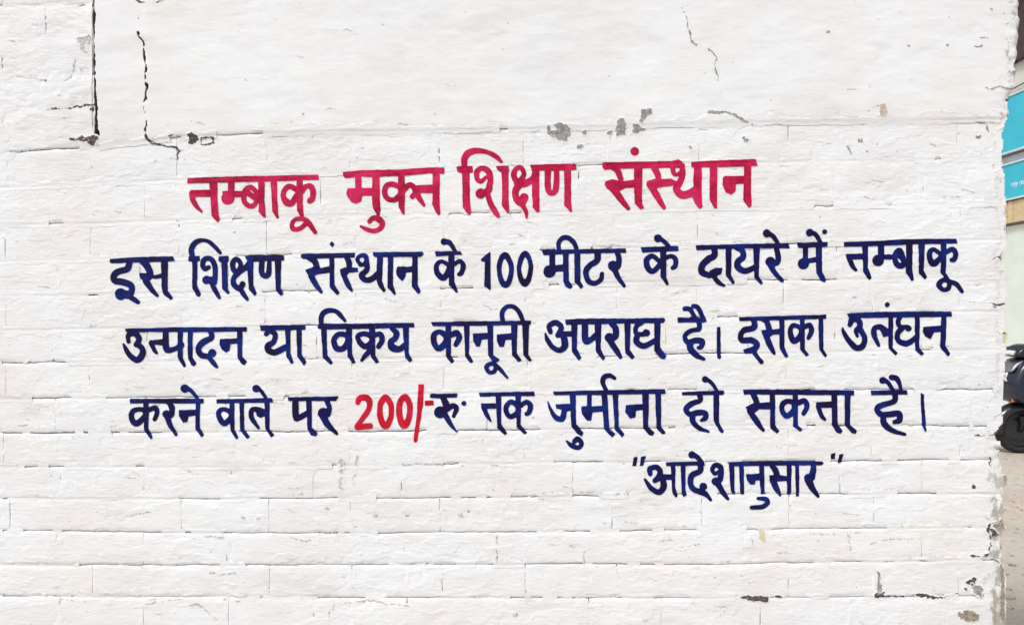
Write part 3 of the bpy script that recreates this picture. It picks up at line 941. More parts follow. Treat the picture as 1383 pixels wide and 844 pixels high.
  ('L', "p 945,175 1035,170 1035,205 995,210 985,250 965,250 948,215; p 1030,120 1062,120 1062,300 1100,325 1090,340 1060,340 1035,300; c 1050,350,26 1078,360,26 1070,395,26 1040,400,26 1025,370,28; l 1075,355,24 1110,390,24 1146,432,16"),
  ('L', "p 1085,180 1175,172 1175,208 1135,212 1125,252 1100,250 1085,215; p 1168,118 1205,118 1200,290 1228,330 1210,338 1175,300; s 1120,105,28 1115,55,28 1140,20,28 1180,18,26 1215,50,28 1238,105,24; p 1232,118 1272,112 1268,250 1268,300 1290,330 1275,338 1240,300 1240,250")]),
 ('navy', 'fifth navy word of the third line', (720, 410, 4.939), [
  (H, "p 215,110 300,102 870,97 880,108 870,128 300,138 220,140"),
  ('L', "s 115,188,34 108,150,36 150,127,38 185,152,36 180,182,34 160,210,26; s 165,212,34 215,202,36 270,205,36; s 205,220,44 212,280,46 180,312,36 130,290,34 95,240,30 82,200,14; p 255,132 295,132 290,300 322,360 305,378 260,320"),
  ('L', "s 345,130,42 348,230,46 365,252,40 425,208,40; p 410,126 455,126 450,300 480,365 465,378 420,320"),
  ('L', "s 520,130,36 550,165,44 550,215,44 520,240,40; d 510,228,32; s 515,250,44 555,310,40 583,356,26; p 608,122 650,122 645,310 678,355 660,372 615,330"),
  ('L', "s 725,130,26 690,150,34 685,195,34 725,205,34 760,195,40; d 755,195,25; s 695,205,40 690,255,42 740,282,40 815,245,36; p 808,122 848,122 845,290 888,350 875,372 850,365 808,310")]),
 ('navy', 'navy word before the upright bar in the third line', (720, 410, 4.939), [
  (H, "p 962,93 1140,95 1158,118 1140,125 965,125"),
  ('L', "s 1010,35,32 1045,40,34 1090,110,26; s 1068,15,32 1100,30,34 1140,110,30; s 1105,120,36 1105,168,34 1050,182,36 1012,215,34 1030,258,36 1080,247,42 1125,252,42 1120,288,34 1100,294,24; s 1045,258,44 1050,300,46 1090,345,40 1138,370,24"),
  ('L', "p 1225,158 1248,155 1250,340 1252,360 1240,370 1226,360")]),
 ('navy', 'navy word after the upright bar in the third line', (980, 400, 4.322), [
  (H, "p 75,122 585,108 585,132 300,140 80,145"),
  ('L', "s 165,140,36 165,182,36 110,197,36 87,225,32 95,257,34 150,257,36 183,280,36 165,312,34; p 100,312 150,297 185,290 180,330 110,335; s 170,335,28 190,362,24 207,383,28"),
  ('L', "s 215,135,26 240,150,34 255,200,34; p 207,200 250,195 322,190 322,220 275,225 245,245 215,225; s 235,230,36 260,290,34 283,334,18; p 312,136 342,136 342,300 365,350 350,360 315,305"),
  ('L', "c 395,170,30 435,185,30 440,225,36 400,262,34 380,230,34 378,190,30; p 432,130 460,130 460,310 485,340 470,350 435,310; s 455,180,30 490,170,32 500,205,32 482,243,24; p 540,126 568,126 570,310 592,345 580,357 545,310")]),
 ('navy', 'last navy word of the third line', (980, 400, 4.322), [
  (H, "p 708,102 900,92 1315,90 1318,118 1100,122 720,128"),
  ('L', "s 725,168,28 742,130,40 778,145,36 782,178,34 760,200,26 768,232,20; s 785,195,36 810,240,34 800,288,36 760,300,36 715,255,32 688,210,24 682,185,12"),
  ('L', "s 950,215,40 905,180,34 868,190,34 868,230,34 893,286,20; p 880,170 950,195 950,232 920,240 905,205; p 948,116 978,116 975,300 1002,330 990,345 950,305; d 940,50,16"),
  ('L', "s 1020,118,26 1005,150,30 1020,178,28 1060,180,26; d 1066,188,19; s 1030,185,36 1003,220,34 1012,262,34 1060,275,36 1115,240,34; p 1105,116 1132,116 1130,300 1155,335 1140,345 1105,315"),
  ('L', "p 1155,180 1262,172 1262,205 1215,210 1195,250 1165,235 1152,205; p 1258,112 1287,112 1280,290 1308,335 1295,350 1250,300")]),
 ('navy', 'first navy word of the fourth line', (160, 510, 4.461), [
  (H, "p 70,127 510,125 513,155 70,153"),
  ('L', "c 115,190,28 150,195,30 165,225,36 110,275,38 82,250,34 82,208,32; p 150,150 182,150 180,310 207,360 195,372 155,320; s 180,195,30 220,182,34 233,207,30 218,250,26"),
  ('L', "s 305,150,32 322,180,36 320,220,36 300,230,36; d 290,218,24; s 295,235,36 315,290,30 346,342,20"),
  ('L', "p 365,195 470,192 470,225 420,232 415,265 390,270 365,230; p 465,148 492,148 488,300 515,345 500,357 465,310; d 400,65,26; s 405,58,30 440,80,26 480,132,20")]),
 ('navy', 'second navy word of the fourth line', (160, 510, 4.461), [
  (H, "p 590,130 925,122 930,148 590,155"),
  ('L', "c 630,190,28 670,205,30 680,235,34 640,275,34 610,245,34 604,208,32; p 670,148 698,148 698,310 722,360 710,370 675,320; p 728,146 757,146 757,310 790,355 775,367 735,320"),
  ('L', "s 890,215,32 850,192,30 805,195,32 802,240,30 843,302,18; p 820,182 892,190 892,225 855,240 835,230; p 880,145 910,145 908,310 937,345 920,357 885,310; d 830,65,24; s 840,60,28 865,85,24 895,130,20")]),
 ('navy', 'navy word before the scarlet sum', (160, 510, 4.461), [
  (H, "p 1020,118 1325,113 1310,138 1025,140"),
  ('L', "s 1065,135,36 1068,230,40 1085,243,36 1145,208,34; p 1130,134 1163,134 1163,300 1200,335 1190,350 1160,345 1140,310"),
  ('L', "s 1255,134,28 1270,180,32 1260,220,38; d 1235,213,34; s 1235,235,44 1260,280,40 1315,336,20")]),
 ('scarlet', 'scarlet sum two hundred with slash and dash', (460, 510, 4.939), [
  ('L', "s 115,165,34 130,135,40 175,135,44 195,170,40 180,225,36 110,320,34; l 112,328,42 198,321,38"),
  ('L', "c 300,132,44 335,180,38 335,260,38 302,320,46 268,270,42 265,180,40"),
  ('L', "c 430,130,44 462,180,38 455,270,40 425,318,44 395,260,42 395,170,40"),
  ('L', "p 520,45 555,45 550,180 530,300 510,425 490,430 490,390 510,250"),
  ('L', "p 562,155 620,150 622,182 565,185")]),
 ('navy', 'navy currency abbreviation after the scarlet sum', (460, 510, 4.939), [
  (H, "p 598,108 780,105 775,130 640,135 598,132"),
  ('L', "s 680,125,36 700,165,44 705,200,40; d 665,230,40; s 700,250,40 735,310,30 773,356,14; s 705,210,40 750,187,36 773,207,34 755,256,24; d 823,170,17")]),
 ('navy', 'short navy word after the dotted abbreviation', (460, 510, 4.939), [
  (H, "p 920,100 1290,92 1295,120 930,125"),
  ('L', "p 938,172 1040,170 1040,205 965,205 940,195; s 955,195,34 975,245,30 1001,288,16; p 1035,118 1070,118 1072,310 1112,370 1095,382 1045,335"),
  ('L', "c 1140,160,34 1180,190,36 1180,235,40 1130,258,36 1105,225,36 1108,185,34; p 1165,115 1203,115 1200,310 1243,365 1225,375 1175,330; s 1200,185,34 1240,162,36 1265,187,38 1258,228,36 1240,242,30")]),
 ('navy', 'navy word with a raised curl in the fourth line', (730, 500, 5.122), [
  (H, "p 88,148 400,138 860,130 865,160 400,170 95,170"),
  ('L', "s 50,215,10 70,270,24 105,325,38 148,333,42 163,285,40; p 105,235 215,230 215,280 170,285 140,270 110,262; p 200,160 242,160 245,370 295,430 285,455 255,435 215,390; s 235,490,36 255,475,36 283,500,34 265,533,34 215,520,34 180,488,14"),
  ('L', "l 338,163,36 338,250,36; p 285,250 435,245 435,285 360,290 350,345 320,345 285,300 282,265; p 420,160 462,160 475,400 515,440 495,462 440,405; p 497,160 537,160 540,390 580,440 565,462 515,410; s 512,55,26 480,36,34 440,48,40 432,88,36 455,140,30"),
  ('L', "p 590,240 710,232 712,270 660,280 655,325 620,332 585,290; p 703,156 748,156 745,390 790,430 775,452 750,445 712,400; p 793,152 832,152 835,390 868,430 855,442 840,440 803,400")]),
 ('navy', 'short navy word with a raised stroke in the fourth line', (730, 500, 5.122), [
  (H, "p 978,150 1265,138 1272,155 1262,170 980,172"),
  ('L', "s 1100,165,44 1105,208,32 1050,228,40 1007,265,38 1030,303,36 1090,292,42 1140,297,38 1140,330,38 1112,346,20; s 1050,308,44 1055,358,38 1100,400,34 1162,424,20; p 1197,165 1235,165 1235,360 1270,420 1260,437 1240,425 1198,350; d 1140,62,24; s 1150,60,30 1185,90,28 1225,145,24")]),
 ('navy', 'long navy word near the end of the fourth line', (980, 500, 4.769), [
  (H, "p 112,125 400,122 828,130 825,160 120,155"),
  ('L', "s 175,150,40 195,190,40 205,225,36; p 128,235 180,212 290,205 290,250 215,250 185,275 140,265; s 155,262,40 205,335,38 243,386,22; p 285,150 318,150 318,350 345,390 330,405 290,370"),
  ('L', "c 395,200,36 435,210,36 440,255,40 400,293,38 367,268,34 364,225,34; p 432,150 465,150 465,355 495,380 480,395 435,360; s 465,210,34 508,197,36 523,232,36 502,278,30"),
  ('L', "p 580,205 685,200 685,240 615,240 585,240; s 595,232,34 615,290,30 637,316,20; p 680,150 717,150 718,340 752,390 740,408 715,400 685,350; p 765,150 803,150 800,350 845,390 835,408 810,400 768,350")]),
 ('navy', 'last navy word and bar of the fourth line', (980, 500, 4.769), [
  (H, "p 935,130 1165,125 1170,155 938,160"),
  ('L', "d 1010,65,22; s 1015,60,34 1045,80,28 1080,135,26; s 1065,45,34 1100,52,36 1120,90,28 1130,135,26; s 1090,155,40 1085,198,36 1010,222,40 974,245,38 1000,283,40 1060,282,42 1115,278,40 1118,320,40 1087,333,30; s 1015,290,36 1020,340,44 1070,385,36 1152,411,20"),
  ('L', "p 1255,145 1275,155 1285,300 1293,390 1283,392 1265,350")]),
 ('navy', 'navy signature word in quotation marks', (840, 600, 4.322), [
  ('Q', "p 68,75 90,72 82,125 62,125; p 112,72 140,68 125,122 105,125"),
  (H, "p 255,105 480,98 482,122 260,125"),
  ('L', "s 165,172,30 163,142,34 200,132,32 223,157,34 212,187,30 190,208,24; s 192,212,28 230,192,34 295,190,34; s 240,205,34 243,250,40 215,278,36 170,255,32 135,205,18; p 285,120 312,120 310,250 325,300 315,312 295,280; p 343,116 370,116 370,260 380,295 360,306 350,290"),
  ('L', "d 408,60,22; s 415,60,32 440,75,30 470,106,24; s 458,116,34 455,155,34 410,180,36 400,225,34 420,263,34 460,275,32; d 475,245,23; s 455,275,36 490,290,32 518,323,20"),
  ('L', "s 580,170,30 575,132,32 545,120,30 527,145,28 542,170,24 564,158,20; s 578,170,34 570,205,36 545,215,44; d 545,215,23; s 560,230,36 590,280,32 618,316,20; p 625,116 655,116 655,265 662,285 645,285 635,265; p 685,116 710,116 712,280 712,290 693,290 690,250"),
  (H, "p 615,105 900,97 1165,98 1175,108 1160,120 900,122 640,127"),
  ('L', "p 725,175 805,170 808,205 780,210 775,232 750,232 730,205; p 800,116 828,116 832,285 815,292 808,250; s 795,315,20 838,318,30 848,340,28 820,363,30 758,368,26"),
  ('L', "s 870,120,24 895,150,38 905,190,38; p 858,180 900,175 965,185 965,210 900,215 870,210; s 880,205,40 900,255,34 923,295,16; p 960,116 988,116 985,280 980,292 963,290; p 1010,114 1032,114 1033,300 1015,303 1012,200"),
  ('L', "s 1115,114,30 1115,150,36 1105,190,40; d 1085,195,24; s 1085,205,44 1110,255,36 1143,300,20"),
  ('Q', "p 1220,55 1245,48 1240,85 1218,85; p 1268,58 1290,55 1280,100 1260,108")]),
]
for paint, label, crop, glyphs in NOTICE:
    parsed = [(k, parse(s, *crop)) for k, s in glyphs]
    bb = [bounds(it) for _, it in parsed]
    cx = (min(b[0] for b in bb) + max(b[1] for b in bb)) / 2
    cy = (min(b[2] for b in bb) + max(b[3] for b in bb)) / 2
    word = bpy.data.objects.new('painted_word', None)
    COL.objects.link(word)
    word.parent = wall
    word.empty_display_size = 0.05
    word.location = Vector(P2W(cx, cy, 0)[0]) - world_loc(wall)
    word["label"] = label
    for n_, (k, it) in enumerate(parsed):
        nm = {'L': 'letter', 'Q': 'quotation_mark'}.get(k, 'headline')
        draped(nm, it, M[paint], word, 0.9, off=0.75 + (0.22 if k == H else 0.0) + 0.03 * n_, breaks=True)
# ------------------------------------------------------------------ wear: bare patches, fissures with painted-in shade, stains
A, B, C_, D_, E_, F_, G_, I_ = ((0, 0, 3.669), (680, 100, 3.64), (1283, 600, 3.46), (920, 0, 2.987), (920, 600, 2.987), (0, 600, 3.007), (400, 600, 3.007), (1323, 440, 4.69))
K_ = (1323, 280, 4.69); L_ = (1323, 120, 4.69)
WEAR = [  # dark marks also paint in shade of holes, ledges and bumps
 ('bare_patch', 'cement', B, "p 215,255 245,250 290,240 330,270 330,300 300,335 270,325 225,300; h 250,266,14"),
 ('bare_patch', 'cement', B, "p 670,175 728,175 725,192 700,205 685,245 668,235"),
 ('bare_patch', 'cement', B, "p 565,225 585,220 600,245 595,300 555,305 552,270; d 525,290,11"),
 ('bare_patch', 'cement', B, "p 635,245 660,250 690,275 650,300 625,295 640,270"),
 ('bare_patch', 'cement', B, "p 365,350 400,345 395,358 370,360; p 388,290 398,280 400,295"),
 ('bare_patch', 'cement', B, "p 902,355 915,352 930,372 918,375; d 1188,320,13; h 1190,316,6"),
 ('bare_patch', 'tan', D_, "p 797,425 815,420 833,455 820,475 797,468"),
 ('bare_patch', 'earthen', C_, "p 35,795 75,770 135,790 130,825 80,830 45,815"),
 ('bare_patch', 'cement', C_, "p 105,655 150,665 145,715 115,690"),
 ('fissure_and_shade', 'fissure_and_shade', C_, "p 80,645 112,622 130,628 112,655 90,655; s 60,670,8 75,680,7"),
 ('fissure_and_shade', 'fissure_and_shade', C_, "s 262,345,13 230,360,10 188,370,10 178,400,6 190,450,8 170,515,8 90,520,5; p 192,400 215,398 215,430 195,428"),
 ('fissure_and_shade', 'fissure_and_shade', C_, "s 185,60,12 195,75,6 185,90,5 200,108,4; d 110,197,8"),
 ('bare_patch', 'earthen', C_, "p 245,150 262,140 268,180 250,190; p 195,370 255,350 262,400 225,410"),
 ('bare_patch', 'earthen', C_, "p 235,560 255,600 262,700 250,840 232,800 240,700"),
 ('fissure_and_shade', 'fissure_and_shade', C_, "s 215,540,8 230,550,5; s 220,640,4 235,660,6; s 240,480,5 250,500,4"),
 ('fissure_and_shade', 'fissure_and_shade', E_, "p 215,615 280,610 355,612 352,630 300,630 255,622; s 380,612,7 410,614,4"),
 ('fissure_and_shade', 'fissure_and_shade', E_, "p 930,605 990,605 1040,619 980,618; s 1040,620,4 1120,598,4; p 775,602 815,590 818,612 780,615; s 818,608,5 900,612,6"),
 ('bare_patch', 'cement', E_, "s 795,520,15 800,560,13 800,595,18"),
 ('fissure_and_shade', 'hairline', E_, "s 520,357,5 600,362,5 660,358,5 676,365,5 680,425,4; s 280,370,5 290,405,5; s 760,400,4 850,382,4 975,380,3"),
 ('fissure_and_shade', 'hairline', E_, "s 440,245,10 445,270,6; s 0,330,6 30,325,5; s 5,412,5 70,402,4"),
 ('yellow_stain', 'yellow', E_, "p 318,345 333,342 338,390 322,388"),
 ('fissure_and_shade', 'fissure_and_shade', A, "p 925,662 950,655 985,685 975,715 930,718"),
 ('fissure_and_shade', 'fissure_and_shade', A, "c 1000,682,7 1048,686,7 1050,708,9 1000,714,8; s 840,672,4 930,670,5"),
 ('fissure_and_shade', 'fissure_and_shade', A, "s 722,640,7 730,688,8 760,712,8 800,722,8 840,729,14 878,738,14 880,785,5"),
 ('fissure_and_shade', 'fissure_and_shade', A, "p 340,685 400,682 470,672 484,690 462,716 400,700"),
 ('fissure_and_shade', 'fissure_and_shade', A, "s 360,530,7 400,528,12 470,518,12; s 230,545,4 300,540,5 370,533,5; d 452,545,9"),
 ('fissure_and_shade', 'hairline', A, "p 380,185 455,180 458,215 420,222 430,270 410,250 390,215"),
 ('fissure_and_shade', 'hairline', A, "s 370,290,7 365,330,8 350,385,6 320,405,5; s 400,340,8 408,350,6; s 20,757,8 90,752,6 230,745,4; s 160,115,7 185,122,5; s 55,230,9 75,220,5"),
 ('fissure_and_shade', 'fissure_and_shade', A, "s 680,0,16 700,15,8 770,20,5 835,0,5"),
 ('fissure_and_shade', 'cement', D_, "s 0,38,3.5 25,90,4 35,160,4.5 60,185,4; s 105,200,5 135,230,5 138,270,4.5 145,330,3"),
 ('fissure_and_shade', 'cement', D_, "s 108,455,10 150,455,6 200,460,7 240,480,7 262,492,8"),
 ('fissure_and_shade', 'cement', D_, "d 1248,40,7; d 915,188,5; d 1073,185,6; s 1180,190,7 1215,188,4; s 1205,155,5 1235,155,5; d 592,130,5"),
 ('fissure_and_shade', 'cement', D_, "s 1230,358,9 1255,362,6 1285,350,8 1310,358,6 1335,362,6; d 1343,295,8"),
 ('fissure_and_shade', 'fissure_and_shade', D_, "p 1330,385 1352,378 1350,410 1338,415; s 1330,478,11 1322,510,12 1312,540,10"),
 ('fissure_and_shade', 'cement', D_, "d 1197,550,9; h 1196,545,5; s 1190,495,4 1225,500,5 1238,530,4; d 725,565,9; h 724,560,4; s 675,590,6 685,618,6; d 750,610,6"),  # crescents paint the shade below small bumps
 ('fissure_and_shade', 'hairline', F_, "s 755,370,5 800,385,5 850,372,9 905,382,6; s 1170,372,9 1210,385,8 1260,390,4; s 855,520,9 900,530,7 960,520,4"),
 ('fissure_and_shade', 'hairline', F_, "s 770,655,8 800,650,11 825,660,6; s 825,665,3 880,715,3; s 525,292,4 600,275,5 655,262,4; s 915,440,4 925,470,4; d 988,294,8; h 986,290,4; s 1170,258,6 1195,280,6"),
 ('fissure_and_shade', 'hairline', F_, "s 750,105,6 790,115,6 815,128,4; s 1190,208,4 1230,200,5; s 590,648,5 690,632,6 740,632,5; s 910,633,5 980,636,5; s 250,632,6 350,636,6"),
 ('fissure_and_shade', 'hairline', G_, "p 176,62 190,60 190,88 176,90; p 174,104 190,102 188,124 176,126"),
 ('bare_patch', 'scratch_and_shade', G_, "p 176,132 186,132 184,178 176,178; s 248,50,9 245,80,6; s 238,100,5 232,160,4"),
 ('fissure_and_shade', 'hairline', G_, "s 430,80,5 520,78,8 600,85,6; s 660,85,6 690,92,8; s 780,82,5 860,92,5; s 130,680,5 170,650,6 300,635,7 380,648,6 460,652,5; s 135,680,5 130,720,4"),
 ('fissure_and_shade', 'hairline', G_, "s 700,215,8 708,235,7; d 668,284,8; h 666,280,4; d 696,270,5; d 326,290,8; d 452,288,9; h 452,283,6; d 125,258,5; d 888,690,10; h 886,684,6"),
 ('fissure_and_shade', 'hairline', G_, "s 815,370,4 812,440,5 816,480,6; s 1172,380,3 1170,440,5 1170,480,9; s 595,520,4 590,600,5; s 1300,500,4 1302,550,4; s 930,540,6 935,600,6; s 1000,405,4 1060,405,5 1130,415,4"),
 ('fissure_and_shade', 'fissure_and_shade', I_, "s 168,598,7 150,630,12 110,670,14 70,695,8 -40,692,5"),
 ('fissure_and_shade', 'hairline', I_, "s 85,415,8 110,418,6 140,405,8; s 75,578,6 120,570,8 150,548,5; s 20,350,4 60,380,5; d 150,295,8; s 70,825,9 85,840,6"),
 ('bare_patch', 'cement', I_, "p 148,310 172,305 170,345 150,340"),
 ('yellow_stain', 'yellow', I_, "p 145,62 172,45 176,85 165,112 148,95"),
 ('fissure_and_shade', 'fissure_and_shade', K_, "s 72,332,5 110,315,8 150,318,14 185,300,10"),
 ('fissure_and_shade', 'fissure_and_shade', K_, "s 70,605,8 110,615,13 185,612,16; s 90,630,5 110,635,5; d 178,495,9; d 155,800,9"),
 ('fissure_and_shade', 'fissure_and_shade', L_, "d 203,188,11; s 205,225,14 185,260,13 170,285,10; d 170,68,8; s 160,805,7 185,812,6"),
 ('fissure_and_shade', 'hairline', L_, "s 110,265,5 140,255,7 165,262,6; s 5,215,4 40,220,5 55,250,5; s 55,760,7 80,775,7"),
]
for nm, mt, crop, spec in WEAR:
    it = parse(spec, *crop)
    if mt in ('hairline', 'fissure_and_shade'):
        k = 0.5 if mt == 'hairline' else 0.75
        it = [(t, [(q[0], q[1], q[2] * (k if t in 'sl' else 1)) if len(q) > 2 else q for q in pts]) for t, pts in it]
    flat = any(t == 'p' for t, _ in it) and mt != 'yellow'
    draped(nm, it, M[mt], wall, 0.7, 1.1 if flat else 0.35, 0.35 if flat else 0.5, rag=0.95 if flat else 0.55, rim_h=0.6 if flat else 0.0)

# scratches, chips and painted-in shade below small bumps, too small to pick apart: one mesh
rr = random.Random(5)
cv_, cf_, cn = [], [], 0
for i in range(420):
    x, y = rr.uniform(4, 1350), rr.uniform(4, 842)
    if y < 165 and rr.random() < 0.75:
        continue
    w = rr.uniform(1.2, 2.8)
    if rr.random() < 0.82:
        ang = rr.uniform(-0.25, 0.25); ln = rr.choice((3, 5, 8, 14, 22)) * rr.uniform(0.7, 1.2)
        it = [('s', [(x, y, w * 0.2), (x + ln * 0.3, y + ang * ln * .3 + rr.uniform(-1.2, 1.2), w * 0.45), (x + ln * 0.65, y + ang * ln * .65 + rr.uniform(-1.2, 1.2), w * 0.35), (x + ln, y + ang * ln, w * 0.15)])]
    else:
        it = [('d', [(x, y, w)]), ('h', [(x - 0.2, y - w * 0.28, w * 0.7)])]  # crescent painted as the shadow below a small bump
    x0, x1, y0, y1 = bounds(it)
    xs = np.arange(x0, x1, 0.6); ys = np.arange(y0, y1, 0.6)
    X, Y = np.meshgrid(xs, ys)
    vx, vy, fs = march(field_of(it, X, Y) + 0.6 * samp(N_rag, X, Y), xs, ys)
    if len(vx):
        cv_.append(P2W(vx, vy, samp(drape, vx, vy) + 0.5))
        cf_ += [[q + cn for q in f] for f in fs]
        cn += len(vx)
ch = mk('chips_and_bump_shade', np.concatenate(cv_), cf_, M['scratch_and_shade'], wall)
ch["kind"] = 'stuff'
# ------------------------------------------------------------------ ground
def make_ground():
    m, nt, b = mat_new('packed_earth')
    n = noise(nt, 1.3, 5, 0.6)
    col = ramp(nt, n, [(0.3, (0.43, 0.375, 0.31)), (0.7, (0.54, 0.485, 0.415))])
    g = noise(nt, 38, 4, 0.7)
    col = mix(nt, ramp(nt, g, [(0.56, (0, 0, 0)), (0.68, (0.7, 0.7, 0.7))]), col, (0.26, 0.22, 0.18))
    nt.links.new(col, b.inputs["Base Color"])
    b.inputs["Roughness"].default_value = 0.95
    bump(nt, b, [(noise(nt, 14, 5, 0.65), 0.7, 0.03), (noise(nt, 110, 3, 0.6), 0.6, 0.006)])
    return m
gm = make_ground()
gv, gf = [], []
gs = [-90, -40, -20, -10, -5, 0, 2, 4, 6, 8, 10, 15, 25, 45, 90]
for j, y in enumerate(gs):
    for i, x in enumerate(gs):
        gv.append((x, y, 0.0))
n = len(gs)
for j in range(n - 1):
    for i in range(n - 1):
        gf.append([j * n + i, j * n + i + 1, (j + 1) * n + i + 1, (j + 1) * n + i])
gr = mk('ground', gv, gf, gm, origin=(0, 0, 0))
gr["kind"] = 'structure'
# loose stones trodden into the lane
sm = make_plain('lane_stone', (0.38, 0.335, 0.285), 0.9, 0.45, 25, 0.5, 0.003)
rs = random.Random(9)
sv, sf = [], []
ico = bmesh.new(); bmesh.ops.create_icosphere(ico, subdivisions=1, radius=1.0)
iv = [v.co.copy() for v in ico.verts]; ifc = [[v.index for v in f.verts] for f in ico.faces]
ico.free()
for i in range(2600):
    d = rs.uniform(0.6, 8.5)
    x, y = rs.uniform(1.5, 7.0), d
    r = rs.choice((0.006, 0.009, 0.012, 0.018)) * rs.uniform(0.7, 1.3)
    b0 = len(sv)
    sq = rs.uniform(0.4, 0.8)
    for v in iv:
        k = r * rs.uniform(0.75, 1.2)
        sv.append((x + v.x * k * 1.3, y + v.y * k, r * 0.15 + v.z * k * sq))
    sf += [[q + b0 for q in f] for f in ifc]
st = mk('gravel', sv, sf, sm, smooth=False)
st["kind"] = 'stuff'
st["label"] = 'small grey brown stones scattered over the earth lane'

# ------------------------------------------------------------------ shop across the lane, front facing the lane (-X)
XB = 7.2
def boxv(x0, x1, y0, y1, z0, z1):
    v = [(x, y, z) for x in (x0, x1) for y in (y0, y1) for z in (z0, z1)]
    f = [[0, 1, 3, 2], [4, 6, 7, 5], [0, 4, 5, 1], [2, 3, 7, 6], [0, 2, 6, 4], [1, 5, 7, 3]]
    return v, f
def box(name, x0, x1, y0, y1, z0, z1, mat, parent, bev=0.0):
    v, f = boxv(x0, x1, y0, y1, z0, z1)
    o = mk(name, v, f, mat, parent, smooth=False)
    if bev:
        md = o.modifiers.new('bevel', 'BEVEL')
        md.width = bev; md.segments = 2
    return o
MB = {
    'cream': make_plain('cream_render', (0.62, 0.61, 0.56), 0.9, 0.08, 6, 0.4, 0.004),
    'panel': make_plain('pale_green_panel', (0.68, 0.73, 0.67), 0.6, 0.06, 4, 0.2, 0.002),
    'post': make_plain('brown_post', (0.20, 0.17, 0.13), 0.8, 0.25, 20, 0.5, 0.003),
    'tan': make_plain('tan_board', (0.58, 0.45, 0.27), 0.75, 0.15, 12, 0.3, 0.002),
    'blue': make_plain('sky_blue_sheet', (0.045, 0.455, 0.60), 0.45, 0.06, 5, 0.1, 0.001),
    'trim': make_plain('grey_trim', (0.62, 0.66, 0.72), 0.5, 0.1, 8, 0.1, 0.001),
    'dark': make_plain('dark_wood', (0.06, 0.042, 0.04), 0.85, 0.35, 14, 0.5, 0.004),
    'white': make_plain('white_lettering', (0.80, 0.82, 0.84), 0.6, 0.04, 8, 0.0),
    'wire': make_plain('black_wire', (0.03, 0.03, 0.03), 0.6, 0.2, 8, 0.0),
}
Y0, Y1 = 4.5, 15.0
shop = empty('shop_building', (XB + 2, (Y0 + Y1) / 2, 0), 'cream rendered shop with tan board fascia across the lane', 'building')
box('wall', XB, XB + 4, Y0, Y1, 0, 6.4, MB['cream'], shop)
for i in range(5):
    ya = Y0 + 0.35 + i * 2.1
    yb = ya + 1.9
    pn = box('shutter_panel', XB - 0.05, XB - 0.003, ya, yb, 0.05, 2.64, MB['panel'], shop, 0.004)
for ya in [Y0 + 0.12 + i * 2.1 for i in range(6)]:
    box('post', XB - 0.10, XB - 0.003, ya, ya + 0.13, 0.0, 2.655, MB['post'], shop, 0.006)
# fascia of narrow upright boards
y = Y0 + 0.05
k = 0
while y < Y1 - 0.1:
    w = 0.115
    dx = 0.004 * ((k * 7) % 3)
    box('fascia_board', XB - 0.12 - dx, XB - 0.09, y, y + w - 0.008, 2.67, 2.975, MB['tan'], shop, 0.003)
    y += w; k += 1
box('fascia_rail', XB - 0.0895, XB - 0.003, Y0 + 0.02, Y1 - 0.02, 2.68, 2.97, MB['post'], shop)
box('eave', XB - 0.45, XB + 4.1, Y0 - 0.2, Y1 + 0.2, 6.38, 6.55, MB['dark'], shop, 0.01)
for i in range(44):
    ya = Y0 + i * 0.235
    box('upper_board', XB - 0.07 - 0.006 * (i % 3), XB - 0.003, ya, ya + 0.225, 4.95, 6.375, MB['dark'], shop, 0.004)

def sign(name, z0, z1, ya, yb, label):
    s = empty(name, (XB - 0.1, (ya + yb) / 2, z0), label, 'sign')
    box('sheet', XB - 0.14, XB - 0.11, ya + 0.02, yb - 0.02, z0 + 0.025, z1 - 0.025, MB['blue'], s)
    box('frame', XB - 0.155, XB - 0.105, ya, yb, z1 - 0.024, z1, MB['trim'], s, 0.003)
    box('frame', XB - 0.155, XB - 0.105, ya, yb, z0, z0 + 0.024, MB['trim'], s, 0.003)
    for yy in (ya, yb - 0.019):
        box('frame', XB - 0.154, XB - 0.106, yy, yy + 0.019, z0 + 0.0245, z1 - 0.0245, MB['trim'], s, 0.003)
    for yy in (ya + 0.3, yb - 0.4):
        box('bracket', XB - 0.1045, XB - 0.003, yy, yy + 0.05, z0 + 0.1, z1 - 0.1, MB['post'], s)
    return s
def lettering(body, size, y, z, parent):
    cu = bpy.data.curves.new('lettering', 'FONT')
    cu.body = body; cu.size = size; cu.extrude = 0.001
    tmp = bpy.data.objects.new('tmp', cu)
    COL.objects.link(tmp)
    dg = bpy.context.evaluated_depsgraph_get()
    me = bpy.data.meshes.new_from_object(tmp.evaluated_get(dg))
    bpy.data.objects.remove(tmp)
    o = link('lettering', me, MB['white'], parent)
    o.rotation_euler = (math.radians(90), 0, math.radians(-90))
    o.location = Vector((XB - 0.1425, y, z)) - world_loc(parent)
    return o
s1 = sign('sign_board', 3.66, 4.48, 7.6, 11.6, 'larger sky blue board fixed above the narrower blue board')
s2 = sign('sign_board', 2.99, 3.52, 7.6, 11.6, 'narrower sky blue board lettered in white above the tan fascia')
box('mounting_strip', XB - 0.05, XB - 0.003, 7.5, 11.7, 3.535, 3.645, MB['trim'], shop)
lettering('my no', 0.115, 8.47, 3.17, s2)
